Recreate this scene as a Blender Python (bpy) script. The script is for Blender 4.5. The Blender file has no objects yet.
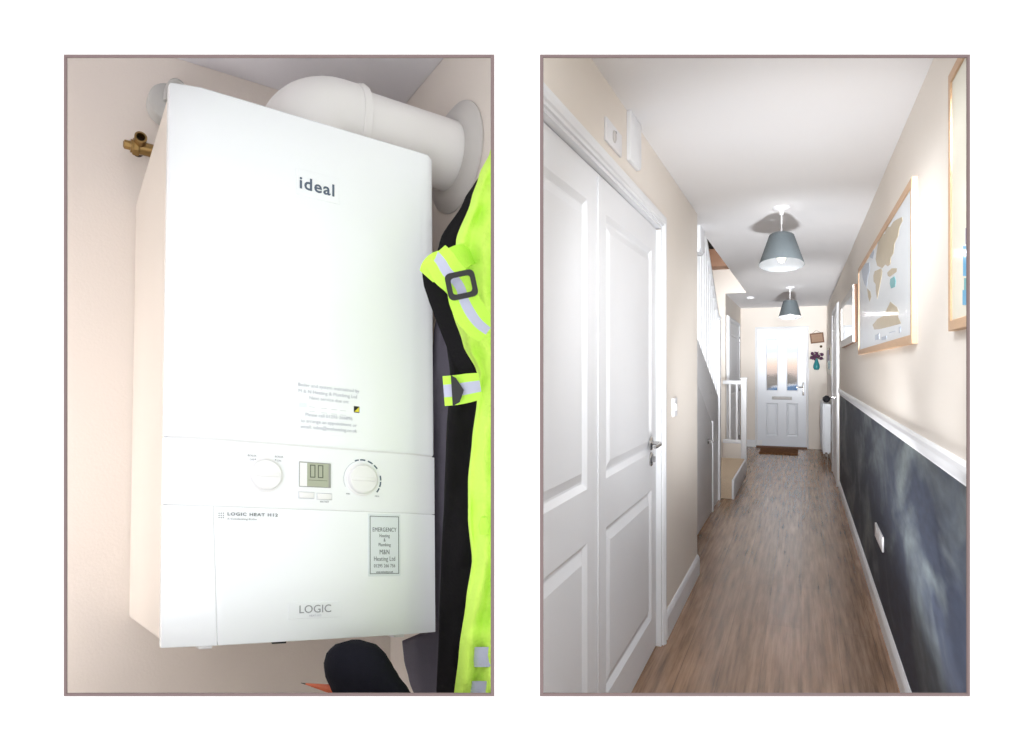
import bpy, bmesh, math, random
from mathutils import Vector, Matrix, noise
random.seed(7)
COL = bpy.context.scene.collection
F, PX0, PY0 = 700.0, 512.0, 367.0          # lens in pixels of a 1024x751 frame
EYE = 1.38
YAW = math.atan2(289, 700); CY, SY = math.cos(YAW), math.sin(YAW)

# ---------------------------------------------------------------- surveying helpers
def ray(px, py):
    a, b = (px-PX0)/F, (PY0-py)/F
    return Vector((a*CY-SY, a*SY+CY, b))
EY = Vector((0, 0, EYE))
def at(px, py, d): return EY + ray(px, py)*d
def pX(px, py, X): r = ray(px, py); return EY + r*(X/r.x)
def pY(px, py, Y): r = ray(px, py); return EY + r*(Y/r.y)
def pZ(px, py, Z): r = ray(px, py); return EY + r*((Z-EYE)/r.z)
def cw(v): return Vector((v[0]*CY-v[2]*SY, v[0]*SY+v[2]*CY, v[1]))
# boiler cupboard frame: u to the right along the case, v up, w back to the wall (metres)
BO = cw((-0.42295175, -0.33861829, 0.84329603)) + EY
BU = cw((0.31190758, -0.04634286, 0.17381393)); BV = cw((-0.00875611, 0.6989253, 0.03774803)); BW = cw((-0.20853615, -0.07838303, 0.30565457))
BWD, BHT, BDP = BU.length, BV.length, BW.length
BU = BU.normalized(); BV = BV.normalized(); BW = BW.normalized()
BM = Matrix((BU, BV, BW)).transposed(); BI = BM.inverted()
def B(u, v, w): return BO + BU*u + BV*v + BW*w
def Bx(p): return B(p[0], p[1], p[2])
def bl(px, py, w=0.0, axis=2):
    """local (u,v,w) seen at a picture point, on the plane where that axis equals w"""
    a = BI @ (EY-BO); r = BI @ ray(px, py)
    t = (w-a[axis])/r[axis]
    return a + r*t

# ---------------------------------------------------------------- materials
def lin(c):
    return tuple(((x/255)/12.92 if x/255 <= .04045 else ((x/255+.055)/1.055)**2.4) for x in c)+(1,)
MATS = {}
def mat(name, col, rough=.5, metal=0, var=.03, scale=20, bump=0.0, bscale=None, stretch=None, coat=0, spec=.5, trans=0, emit=None, es=0):
    if name in MATS: return MATS[name]
    m = bpy.data.materials.new(name); m.use_nodes = True
    nt = m.node_tree; p = nt.nodes['Principled BSDF']
    tc = nt.nodes.new('ShaderNodeTexCoord'); mp = nt.nodes.new('ShaderNodeMapping')
    nt.links.new(tc.outputs['Object'], mp.inputs[0])
    if stretch: mp.inputs['Scale'].default_value = stretch
    n = nt.nodes.new('ShaderNodeTexNoise'); n.inputs['Scale'].default_value = scale; n.inputs['Detail'].default_value = 4
    nt.links.new(mp.outputs[0], n.inputs['Vector'])
    mx = nt.nodes.new('ShaderNodeMix'); mx.data_type = 'RGBA'
    c = lin(col)
    mx.inputs['A'].default_value = tuple(x*(1-var) for x in c[:3])+(1,)
    mx.inputs['B'].default_value = tuple(min(1, x*(1+var)) for x in c[:3])+(1,)
    nt.links.new(n.outputs['Fac'], mx.inputs['Factor']); nt.links.new(mx.outputs['Result'], p.inputs['Base Color'])
    p.inputs['Roughness'].default_value = rough; p.inputs['Metallic'].default_value = metal
    p.inputs['Specular IOR Level'].default_value = spec
    p.inputs['Coat Weight'].default_value = coat; p.inputs['Coat Roughness'].default_value = .1
    p.inputs['Transmission Weight'].default_value = trans
    if emit: p.inputs['Emission Color'].default_value = lin(emit); p.inputs['Emission Strength'].default_value = es
    if bump:
        b = nt.nodes.new('ShaderNodeBump'); b.inputs['Strength'].default_value = bump; b.inputs['Distance'].default_value = .004
        n2 = nt.nodes.new('ShaderNodeTexNoise'); n2.inputs['Scale'].default_value = bscale or scale*4; n2.inputs['Detail'].default_value = 5
        nt.links.new(mp.outputs[0], n2.inputs['Vector']); nt.links.new(n2.outputs['Fac'], b.inputs['Height']); nt.links.new(b.outputs[0], p.inputs['Normal'])
    MATS[name] = m; return m

M = dict(
 board=mat('board_white', (252, 252, 252), .7, var=.0, spec=.1),
 taupe=mat('taupe_paint', (122, 104, 104), .6, scale=60),
 cream=mat('cream_wall_paint', (238, 230, 221), .85, scale=3, var=.015, bump=.08, bscale=180, spec=.2),
 cream2=mat('cupboard_wall_paint', (242, 233, 226), .9, scale=4, var=.02, bump=.1, bscale=250, spec=.2),
 ceil=mat('ceiling_paint', (244, 243, 244), .95, scale=3, var=.01, bump=.05, bscale=150, spec=.1),
 ceil2=mat('cupboard_ceiling_paint', (240, 238, 244), .95, scale=3, var=.02, bump=.05, bscale=150, spec=.1),
 gloss=mat('white_satin_woodwork', (238, 239, 242), .5, scale=8, var=.01, bump=.03, bscale=60),
 fdoor=mat('front_door_white', (232, 236, 243), .3, scale=8, var=.01, bump=.03, bscale=80),
 plastic=mat('white_plastic', (238, 237, 240), .35, scale=30, var=.01),
 plastic2=mat('fascia_plastic', (241, 243, 248), .4, scale=40, var=.006),
 enamel=mat('boiler_enamel', (244, 247, 252), .22, scale=10, var=.006, bump=.03, bscale=40, coat=.3),
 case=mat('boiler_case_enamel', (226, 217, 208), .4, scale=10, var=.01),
 flue=mat('flue_plastic', (242, 240, 240), .35, scale=14, var=.02),
 rubber=mat('grey_white_rubber', (212, 208, 206), .7, scale=20, var=.03),
 brass=mat('brass', (150, 122, 78), .3, 1, scale=40, var=.15),
 dark_metal=mat('dark_bronze', (70, 56, 40), .5, .7, scale=40, var=.2),
 chrome=mat('brushed_chrome', (196, 194, 192), .22, 1, scale=60, var=.06),
 zinc=mat('zinc_steel', (200, 200, 198), .45, .3, scale=50, var=.1),
 navy_ink=mat('navy_print', (84, 98, 118), .5, scale=50),
 grey_ink=mat('grey_print', (150, 152, 158), .6, scale=50),
 pale_ink=mat('pale_print', (200, 202, 212), .6, scale=50),
 black_ink=mat('dark_print', (116, 121, 127), .6, scale=50),
 line=mat('seam_filler_grey', (222, 222, 225), .6, scale=50),
 lcd=mat('lcd_glass', (172, 177, 158), .25, scale=50, var=.05),
 lcd_dark=mat('lcd_bezel', (150, 152, 148), .4, scale=50),
 lcd_ink=mat('lcd_digits', (92, 98, 84), .5, scale=50),
 sticker=mat('sticker_pale', (226, 232, 238), .35, scale=50, var=.01),
 yellow=mat('yellow_print', (232, 220, 60), .5, scale=50),
 black=mat('black_print', (28, 28, 26), .5, scale=50),
 hivis=mat('hi_vis_fabric', (210, 250, 104), .75, scale=12, var=.06, bump=.5, bscale=260, spec=.2),
 hivis2=mat('hi_vis_webbing', (196, 248, 88), .7, scale=40, var=.08, bump=.4, bscale=500, spec=.2),
 reflective=mat('reflective_tape', (186, 190, 214), .35, scale=60, var=.06, bump=.2, bscale=700),
 liner=mat('black_lining', (22, 20, 24), .8, scale=15, var=.2, bump=.3, bscale=200, spec=.15),
 softshell=mat('charcoal_softshell', (104, 100, 112), .85, scale=15, var=.12, bump=.3, bscale=300, spec=.15),
 navycloth=mat('blue_black_cloth', (24, 24, 32), .9, scale=15, var=.2, bump=.3, bscale=250, spec=.1),
 buckle=mat('black_buckle_plastic', (8, 9, 11), .5, scale=50),
 pencil=mat('red_painted_wood', (196, 96, 62), .5, scale=80, var=.15),
 graphite=mat('graphite', (50, 50, 52), .4, scale=80),
 shade=mat('blue_grey_lampshade', (98, 106, 110), .85, scale=60, var=.05, bump=.4, bscale=600),
 shade_in=mat('lampshade_lining', (140, 142, 144), .8, scale=60, var=.01),
 oak=mat('pale_oak_frame', (200, 164, 130), .5, scale=14, var=.1, stretch=(1, 1, 9)),
 paper=mat('map_paper', (222, 226, 230), .5, scale=8, var=.02, coat=.3),
 mount=mat('cream_mount_board', (226, 222, 206), .6, scale=20, var=.02, coat=.25),
 land=mat('map_tan_land', (182, 166, 136), .5, scale=20, var=.1, coat=.3),
 land2=mat('map_blue_grey_land', (170, 180, 196), .5, scale=20, var=.1, coat=.3),
 teal=mat('teal_print', (92, 164, 170), .5, scale=20, var=.1, coat=.25),
 blueprint=mat('bright_blue_print', (70, 160, 205), .5, scale=20, var=.12, coat=.4),
 purple=mat('mauve_print', (130, 110, 150), .5, scale=20, var=.12, coat=.4),
 mirror=mat('mirror_glass', (200, 208, 214), .05, 1, var=.0),
 silverframe=mat('silvered_frame', (206, 200, 194), .4, .3, scale=40, var=.08),
 carpet=mat('beige_carpet', (226, 204, 178), .98, scale=120, var=.25, bump=1, bscale=500, spec=.05),
 coir=mat('coir_mat', (120, 84, 58), .98, scale=28, var=.9, bump=1, bscale=500, spec=.05),
 brownwood=mat('brown_landing_wood', (166, 124, 98), .6, scale=12, var=.15),
 darkprint=mat('dark_patterned_cloth', (62, 58, 54), .9, scale=35, var=.6, bump=.5),
 darkframe=mat('worn_brown_wood', (120, 88, 68), .7, scale=50, var=.25),
 palebrown=mat('plaque_face', (168, 138, 116), .8, scale=40, var=.15),
 vase=mat('teal_glaze', (44, 132, 138), .25, scale=14, var=.2),
 flower=mat('plum_petals', (92, 56, 84), .8, scale=60, var=.4),
 leaf=mat('dark_leaves', (84, 92, 66), .7, scale=60, var=.3),
 radiator=mat('radiator_enamel', (234, 238, 244), .35, scale=20, var=.01),
 darkthing=mat('black_cloth', (40, 42, 48), .8, scale=30, var=.2),
 bronze=mat('dull_hinge_steel', (150, 150, 152), .35, .8, scale=60, var=.1),
 rubberblack=mat('tyre_rubber', (34, 36, 42), .8, scale=60),
 carblue=mat('car_blue_paint', (74, 112, 150), .2, scale=10, var=.05, coat=.8),
 carglass=mat('car_window_glass', (50, 66, 84), .1, scale=10, var=.05),
 hedge=mat('hedge_leaves', (140, 132, 124), .9, scale=10, var=.5),
 tarmac=mat('blue_grey_tarmac', (150, 162, 180), .8, scale=6, var=.15),
)
def glass_mat():
    m = bpy.data.materials.new('obscure_door_glass'); m.use_nodes = True; nt = m.node_tree
    p = nt.nodes['Principled BSDF']; p.inputs['Transmission Weight'].default_value = 1; p.inputs['Roughness'].default_value = .12
    p.inputs['IOR'].default_value = 1.05; p.inputs['Base Color'].default_value = (.93, .96, 1, 1)
    n = nt.nodes.new('ShaderNodeTexNoise'); n.inputs['Scale'].default_value = 30
    b = nt.nodes.new('ShaderNodeBump'); b.inputs['Strength'].default_value = .4; b.inputs['Distance'].default_value = .004
    nt.links.new(n.outputs['Fac'], b.inputs['Height']); nt.links.new(b.outputs[0], p.inputs['Normal'])
    return m
M['glass'] = glass_mat()
def floor_mat():
    m = bpy.data.materials.new('wood_plank_vinyl'); m.use_nodes = True; nt = m.node_tree; N = nt.nodes.new; L = nt.links.new
    p = nt.nodes['Principled BSDF']
    tc = N('ShaderNodeTexCoord'); mp = N('ShaderNodeMapping'); mp.inputs['Rotation'].default_value = (0, 0, math.pi/2)
    L(tc.outputs['Object'], mp.inputs[0])
    br = N('ShaderNodeTexBrick'); br.offset = .37; br.inputs['Scale'].default_value = 1
    br.inputs['Brick Width'].default_value = 2.0; br.inputs['Row Height'].default_value = .17
    br.inputs['Mortar Size'].default_value = .0014; br.inputs['Color1'].default_value = (1, 1, 1, 1); br.inputs['Color2'].default_value = (0.86, .86, .86, 1); br.inputs['Mortar'].default_value = (.5, .5, .5, 1)
    L(mp.outputs[0], br.inputs['Vector'])
    m2 = N('ShaderNodeMapping'); m2.inputs['Scale'].default_value = (26, 1.1, 1); L(tc.outputs['Object'], m2.inputs[0])
    n = N('ShaderNodeTexNoise'); n.inputs['Scale'].default_value = 1.6; n.inputs['Detail'].default_value = 9; n.inputs['Roughness'].default_value = .68; L(m2.outputs[0], n.inputs['Vector'])
    r = N('ShaderNodeValToRGB'); e = r.color_ramp.elements
    e[0].position = .3; e[0].color = lin((110, 84, 63)); e[1].position = .72; e[1].color = lin((202, 166, 136))
    x = r.color_ramp.elements.new(.5); x.color = lin((164, 128, 100))
    L(n.outputs['Fac'], r.inputs['Fac'])
    m3 = N('ShaderNodeMapping'); m3.inputs['Scale'].default_value = (7, .8, 1); L(tc.outputs['Object'], m3.inputs[0])
    n3 = N('ShaderNodeTexNoise'); n3.inputs['Scale'].default_value = 1.3; n3.inputs['Detail'].default_value = 3; L(m3.outputs[0], n3.inputs['Vector'])
    r3 = N('ShaderNodeValToRGB'); r3.color_ramp.elements[0].position = .3; r3.color_ramp.elements[0].color = (.74, .74, .74, 1); r3.color_ramp.elements[1].position = .7
    L(n3.outputs['Fac'], r3.inputs['Fac'])
    a = N('ShaderNodeMix'); a.data_type = 'RGBA'; a.blend_type = 'MULTIPLY'; a.inputs['Factor'].default_value = 1
    L(r.outputs['Color'], a.inputs['A']); L(br.outputs['Color'], a.inputs['B'])
    b = N('ShaderNodeMix'); b.data_type = 'RGBA'; b.blend_type = 'MULTIPLY'; b.inputs['Factor'].default_value = 1
    L(a.outputs['Result'], b.inputs['A']); L(r3.outputs['Color'], b.inputs['B']); L(b.outputs['Result'], p.inputs['Base Color'])
    p.inputs['Roughness'].default_value = .27; p.inputs['Specular IOR Level'].default_value = .75
    bm_ = N('ShaderNodeBump'); bm_.inputs['Strength'].default_value = .12; bm_.inputs['Distance'].default_value = .002
    L(n.outputs['Fac'], bm_.inputs['Height']); L(bm_.outputs[0], p.inputs['Normal'])
    return m
M['floor'] = floor_mat()
def chalk_mat():
    m = bpy.data.materials.new('smeared_chalkboard_paint'); m.use_nodes = True; nt = m.node_tree; N = nt.nodes.new; L = nt.links.new
    p = nt.nodes['Principled BSDF']; p.inputs['Roughness'].default_value = .6; p.inputs['Specular IOR Level'].default_value = .35
    tc = N('ShaderNodeTexCoord'); mp = N('ShaderNodeMapping'); mp.inputs['Rotation'].default_value = (.55, 0, 0); mp.inputs['Scale'].default_value = (1, .75, 1.5)
    L(tc.outputs['Object'], mp.inputs[0])
    n = N('ShaderNodeTexNoise'); n.inputs['Scale'].default_value = 1.5; n.inputs['Detail'].default_value = 5; n.inputs['Distortion'].default_value = .9; L(mp.outputs[0], n.inputs['Vector'])
    r = N('ShaderNodeValToRGB'); r.color_ramp.elements[0].position = .47; r.color_ramp.elements[0].color = lin((50, 57, 73)); r.color_ramp.elements[1].position = .66; r.color_ramp.elements[1].color = lin((106, 114, 116))
    L(n.outputs['Fac'], r.inputs['Fac'])
    m2 = N('ShaderNodeMapping'); m2.inputs['Rotation'].default_value = (-.95, 0, 0); m2.inputs['Scale'].default_value = (1, 3.2, 9); L(tc.outputs['Object'], m2.inputs[0])
    n2 = N('ShaderNodeTexNoise'); n2.inputs['Scale'].default_value = 3; n2.inputs['Detail'].default_value = 6; L(m2.outputs[0], n2.inputs['Vector'])
    r2 = N('ShaderNodeValToRGB'); r2.color_ramp.elements[0].position = .3; r2.color_ramp.elements[0].color = (.8, .8, .8, 1); r2.color_ramp.elements[1].position = .75; r2.color_ramp.elements[1].color = (1.25, 1.25, 1.25, 1)
    L(n2.outputs['Fac'], r2.inputs['Fac'])
    a = N('ShaderNodeMix'); a.data_type = 'RGBA'; a.blend_type = 'MULTIPLY'; a.inputs['Factor'].default_value = 1
    L(r.outputs['Color'], a.inputs['A']); L(r2.outputs['Color'], a.inputs['B']); L(a.outputs['Result'], p.inputs['Base Color'])
    return m
M['chalk'] = chalk_mat()

# ---------------------------------------------------------------- object helpers
def obj(name, bm, mats, parent=None, xf=None, smooth=False, recalc=True):
    if xf:
        for v in bm.verts: v.co = xf(v.co)
    base = parent_loc(parent)
    if base.length: 
        for v in bm.verts: v.co -= base
    if recalc: bmesh.ops.recalc_face_normals(bm, faces=bm.faces)
    me = bpy.data.meshes.new(name); bm.to_mesh(me); bm.free()
    if not isinstance(mats, (list, tuple)): mats = [mats]
    for m in mats: me.materials.append(m)
    if smooth:
        for p in me.polygons: p.use_smooth = True
        if smooth != 'all':
            me.set_sharp_from_angle(angle=math.radians(40))
    o = bpy.data.objects.new(name, me); COL.objects.link(o)
    if parent: o.parent = parent
    return o
def parent_loc(p):
    v = Vector((0, 0, 0))
    while p: v += p.location; p = p.parent
    return v
def thing(name, label, cat, loc, group=None):
    o = bpy.data.objects.new(name, None); COL.objects.link(o); o.location = loc; o.empty_display_size = .05
    o['label'] = label; o['category'] = cat
    if group: o['group'] = group
    return o
def tag(o, label, cat, group=None):
    o['label'] = label; o['category'] = cat
    if group: o['group'] = group
    return o
def struct(name, bm, m, xf=None, parent=None, smooth=False):
    o = obj(name, bm, m, parent, xf, smooth)
    if not parent: o['kind'] = 'structure'
    return o
def sthing(name, loc):
    o = bpy.data.objects.new(name, None); COL.objects.link(o); o.location = loc; o['kind'] = 'structure'; o.empty_display_size = .05
    return o
def nb(): return bmesh.new()
def box(bm, lo, hi, bev=0, seg=2, mi=0):
    vs = [bm.verts.new((x, y, z)) for x in (lo[0], hi[0]) for y in (lo[1], hi[1]) for z in (lo[2], hi[2])]
    fs = [bm.faces.new([vs[i] for i in q]) for q in ((0, 1, 3, 2), (4, 6, 7, 5), (0, 4, 5, 1), (2, 3, 7, 6), (0, 2, 6, 4), (1, 5, 7, 3))]
    for f in fs: f.material_index = mi
    if bev:
        es = list({e for f in fs for e in f.edges})
        r = bmesh.ops.bevel(bm, geom=es, offset=bev, segments=seg, affect='EDGES', profile=.5)
        for f in r['faces']: f.material_index = mi
    return bm
def prism(bm, pts, vec, mi=0, bev=0):
    """polygon pts (3D) extruded by vec"""
    vec = Vector(vec); a = [bm.verts.new(p) for p in pts]; b = [bm.verts.new(Vector(p)+vec) for p in pts]
    fs = [bm.faces.new(a), bm.faces.new(b[::-1])]
    n = len(a)
    for i in range(n): fs.append(bm.faces.new((a[i], a[(i+1) % n], b[(i+1) % n], b[i])))
    for f in fs: f.material_index = mi
    if bev:
        bmesh.ops.recalc_face_normals(bm, faces=fs)
        es = list({e for f in fs for e in f.edges})
        r = bmesh.ops.bevel(bm, geom=es, offset=bev, segments=2, affect='EDGES', profile=.5)
        for f in r['faces']: f.material_index = mi
    return bm
def lathe(bm, prof, c, ax, n=32, mi=0, closed=False):
    """prof: list of (radius, distance along ax) from centre c"""
    ax = Vector(ax).normalized(); t = ax.orthogonal().normalized(); s = ax.cross(t); c = Vector(c); rings = []
    for r, d in prof:
        rings.append([bm.verts.new(c+ax*d+(t*math.cos(2*math.pi*i/n)+s*math.sin(2*math.pi*i/n))*max(r, 1e-5)) for i in range(n)])
    for a, b in zip(rings, rings[1:]):
        for i in range(n):
            f = bm.faces.new((a[i], a[(i+1) % n], b[(i+1) % n], b[i])); f.material_index = mi
    if not closed:
        for rr in (rings[0], rings[-1][::-1]):
            f = bm.faces.new(rr); f.material_index = mi
    return bm
def tube(bm, pts, r, n=12, mi=0, caps=True):
    pts = [Vector(p) for p in pts]; rings = []
    up = None
    for k, p in enumerate(pts):
        d = (pts[min(k+1, len(pts)-1)]-pts[max(k-1, 0)]).normalized()
        if up is None: up = d.orthogonal().normalized()
        up = (up-d*up.dot(d)).normalized(); s = d.cross(up)
        rr = r[k] if isinstance(r, (list, tuple)) else r
        rings.append([bm.verts.new(p+(up*math.cos(2*math.pi*i/n)+s*math.sin(2*math.pi*i/n))*rr) for i in range(n)])
    for a, b in zip(rings, rings[1:]):
        for i in range(n):
            f = bm.faces.new((a[i], a[(i+1) % n], b[(i+1) % n], b[i])); f.material_index = mi
    if caps:
        for rr in (rings[0], rings[-1][::-1]):
            f = bm.faces.new(rr); f.material_index = mi
    return bm
def text(bm, s, size, cx, cy, xf, align='CENTER', mi=0, thick=.0004, spacing=1.0, bold=0.0, xscale=1.0):
    """flat lettering: laid out in 2D then mapped with xf(s,t,n)"""
    cu = bpy.data.curves.new('tmp_text', 'FONT'); cu.body = s; cu.size = size; cu.align_x = align; cu.extrude = 0
    cu.space_character = spacing; cu.offset = bold; cu.resolution_u = 3
    o = bpy.data.objects.new('tmp_text', cu); COL.objects.link(o)
    bpy.context.view_layer.update()
    dg = bpy.context.evaluated_depsgraph_get(); me = o.evaluated_get(dg).to_mesh()
    t = bmesh.new(); t.from_mesh(me); o.evaluated_get(dg).to_mesh_clear()
    r = bmesh.ops.extrude_face_region(t, geom=list(t.faces))
    for v in [g for g in r['geom'] if isinstance(g, bmesh.types.BMVert)]: v.co.z += thick
    vm = {}
    for v in t.verts: vm[v] = bm.verts.new(xf(cx+v.co.x*xscale, cy+v.co.y, v.co.z))
    for f in t.faces:
        try: g = bm.faces.new([vm[v] for v in f.verts]); g.material_index = mi
        except ValueError: pass
    t.free(); bpy.data.objects.remove(o); bpy.data.curves.remove(cu)
def grid_leaf(bm, w, h, thick, panels, inset=.028, depth=.009):
    """moulded door leaf in (s, t, n): front at n=0, back at n=-thick. panels (s0,s1,t0,t1,kind)"""
    S = sorted({0, w, *[p[0] for p in panels], *[p[1] for p in panels]}); T = sorted({0, h, *[p[2] for p in panels], *[p[3] for p in panels]})
    c = {}
    def V(s, t, n):
        k = (round(s, 5), round(t, 5), round(n, 5))
        if k not in c: c[k] = bm.verts.new((s, t, n))
        return c[k]
    def inside(s, t):
        for p in panels:
            if p[0] < s < p[1] and p[2] < t < p[3]: return p
    for nn in (0, -thick):
        for i in range(len(S)-1):
            for j in range(len(T)-1):
                p = inside((S[i]+S[i+1])/2, (T[j]+T[j+1])/2)
                if p and (nn == 0 or p[4] == 'g'): continue
                bm.faces.new((V(S[i], T[j], nn), V(S[i+1], T[j], nn), V(S[i+1], T[j+1], nn), V(S[i], T[j+1], nn)))
    for a, b in zip(S, S[1:]):
        for t in (0, h): bm.faces.new((V(a, t, 0), V(b, t, 0), V(b, t, -thick), V(a, t, -thick)))
    for a, b in zip(T, T[1:]):
        for s in (0, w): bm.faces.new((V(s, a, 0), V(s, b, 0), V(s, b, -thick), V(s, a, -thick)))
    for s0, s1, t0, t1, k in panels:
        ss = [x for x in S if s0 <= x <= s1]; tt = [x for x in T if t0 <= x <= t1]
        loop = [(x, t0) for x in ss] + [(s1, y) for y in tt[1:]] + [(x, t1) for x in ss[::-1][1:]] + [(s0, y) for y in tt[::-1][1:-1]]
        def sh(p, d): return (min(max(p[0], s0+d), s1-d), min(max(p[1], t0+d), t1-d))
        if k == 'g': levels = [(.012, -.004, ), (.012, -thick+.004), (0, -thick)]
        else: levels = [(inset*.35, -depth*.9), (inset*.65, -depth), (inset, -depth*.35)] if k == 'r' else [(inset*.32, -depth), (inset*.45, -depth), (inset, -depth*.1)]
        prev = [V(a, b, 0) for a, b in loop]
        for d, n in levels:
            if d == 0 and n == -thick: cur = [V(a, b, n) for a, b in loop]
            else: cur = [bm.verts.new((*sh(p, d), n)) for p in loop]
            m = len(prev)
            for i in range(m): bm.faces.new((prev[i], prev[(i+1) % m], cur[(i+1) % m], cur[i]))
            prev = cur
        if k != 'g':
            f = bm.faces.new(prev)
    return bm
def sweep_profile(bm, path, prof, closed=False):
    """path: list of (origin, a-axis, b-axis); prof: list of (a,b)"""
    rings = [[bm.verts.new(o+A*a+Bv*b) for a, b in prof] for o, A, Bv in path]
    n = len(prof); R = rings + ([rings[0]] if closed else [])
    for p, q in zip(R, R[1:]):
        for i in range(n): bm.faces.new((p[i], p[(i+1) % n], q[(i+1) % n], q[i]))
    if not closed:
        bm.faces.new(rings[0]); bm.faces.new(rings[-1][::-1])
    return bm

# xf for surfaces: (s along, t up, n out of the wall)
def wallL(X, Y0=0): return lambda p: Vector((X+p[2], Y0+p[0], p[1]))
def wallR(X, Y0=0): return lambda p: Vector((X-p[2], Y0+p[0], p[1]))
def wallF(Y, X0=0): return lambda p: Vector((X0+p[0], Y-p[2], p[1]))

# ================================================================ THE PARTITION WITH ITS TWO OPENINGS
PD = .72                                       # distance of its face
RT = cw((1, 0, 0)); FW = cw((0, 0, 1)); UPV = Vector((0, 0, 1))
def part(x, z, d): return EY + RT*x + FW*(PD+d) + UPV*z
def ppx(px, py): return ((px-PX0)/F*PD, (PY0-py)/F*PD)
openings = [(64.4, 55.0, 493.9, 695.8), (540.3, 55.0, 969.3, 695.8)]
bm = nb()
X0, X1, Z0, Z1 = -1.9, 1.9, -EYE, 1.3
rects = []
for (a, b, c, d) in openings:
    l, t = ppx(a, b); r, u = ppx(c, d); rects.append((l, r, u, t))
XS = sorted({X0, X1, *[q for r in rects for q in r[:2]]}); ZS = sorted({Z0, Z1, *[q for r in rects for q in r[2:]]})
cc = {}
def PV(x, z, d, sp=0):
    k = (round(x, 5), round(z, 5), d, sp)
    if k not in cc: cc[k] = bm.verts.new(part(x, z, d))
    return cc[k]
TH = .012
for d in (0, TH):
    for i in range(len(XS)-1):
        for j in range(len(ZS)-1):
            xm, zm = (XS[i]+XS[i+1])/2, (ZS[j]+ZS[j+1])/2
            if any(r[0] < xm < r[1] and r[2] < zm < r[3] for r in rects): continue
            q = []
            for x, z in ((XS[i], ZS[j]), (XS[i+1], ZS[j]), (XS[i+1], ZS[j+1]), (XS[i], ZS[j+1])):
                if d:                             # the back edge of each opening is splayed wider
                    for r in rects:
                        if x in r[:2] and r[2] <= z <= r[3]:
                            x += (-.011 if x == r[0] else .011); z += (-.011 if z == r[2] else .011)
                            break
                        
                q.append(PV(x, z, d))
            bm.faces.new(q)
for r in rects:
    c4 = [(r[0], r[2]), (r[1], r[2]), (r[1], r[3]), (r[0], r[3])]; s4 = [(-1, -1), (1, -1), (1, 1), (-1, 1)]
    for i in range(4):
        j = (i+1) % 4
        bm.faces.new((PV(*c4[i], 0), PV(*c4[j], 0), PV(c4[j][0]+.011*s4[j][0], c4[j][1]+.011*s4[j][1], TH), PV(c4[i][0]+.011*s4[i][0], c4[i][1]+.011*s4[i][1], TH)))
for x in (X0, X1):
    zz = [z for z in ZS]
    for a, b in zip(zz, zz[1:]): bm.faces.new((PV(x, a, 0), PV(x, b, 0), PV(x, b, TH), PV(x, a, TH)))
for z in (Z0, Z1):
    for a, b in zip(XS, XS[1:]): bm.faces.new((PV(a, z, 0), PV(b, z, 0), PV(b, z, TH), PV(a, z, TH)))
struct('wall_front', bm, M['board'])
for k, r in enumerate(rects):                    # taupe beads round each opening
    bm = nb(); cx = [(r[0], r[2], -1, -1), (r[1], r[2], 1, -1), (r[1], r[3], 1, 1), (r[0], r[3], -1, 1)]
    bw = 3.1/F*PD
    prof = [(-bw, -.0012), (-bw*.8, -.002), (-bw*.2, -.002), (0, -.0012), (.002, .004), (0.0, .0045), (-bw, .0)]
    path = [(part(x, z, 0), RT*sx+UPV*sz, FW) for x, z, sx, sz in cx]
    prof = [(a, b) for a, b in prof]
    sweep_profile(bm, path, prof, True)
    struct('trim_%d' % (k+1), bm, M['taupe'])

# ================================================================ BOILER CUPBOARD: shell
corner = bl(389, 124, BDP)                       # back wall / right wall / ceiling meet here
UR, VC = corner[0], corner[1]
UL, VB = -1.1, -.97
WALLT = .03
def quadbox(lo, hi): b = nb(); box(b, lo, hi); return b
struct('wall_back', quadbox((UL, VB, BDP+.002), (UR+WALLT, VC+WALLT, BDP+WALLT)), M['cream2'], Bx)
wn_r = .0
struct('wall_flue_side', quadbox((UR, VB, -.05), (UR+WALLT, VC+WALLT, BDP+.001)), M['cream2'], Bx)
struct('ceiling_cupboard', quadbox((UL, VC, -.1), (UR-.001, VC+WALLT, BDP+.001)), M['ceil2'], Bx)

# ---------------------------------------------------------------- the boiler
boiler = thing('wall_boiler', 'white combination boiler hung on the cupboard wall under the flue pipe', 'boiler', B(BWD/2, 0, BDP))
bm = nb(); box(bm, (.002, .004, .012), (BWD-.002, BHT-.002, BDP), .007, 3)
obj('case', bm, M['case'], boiler, Bx, True)
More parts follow.
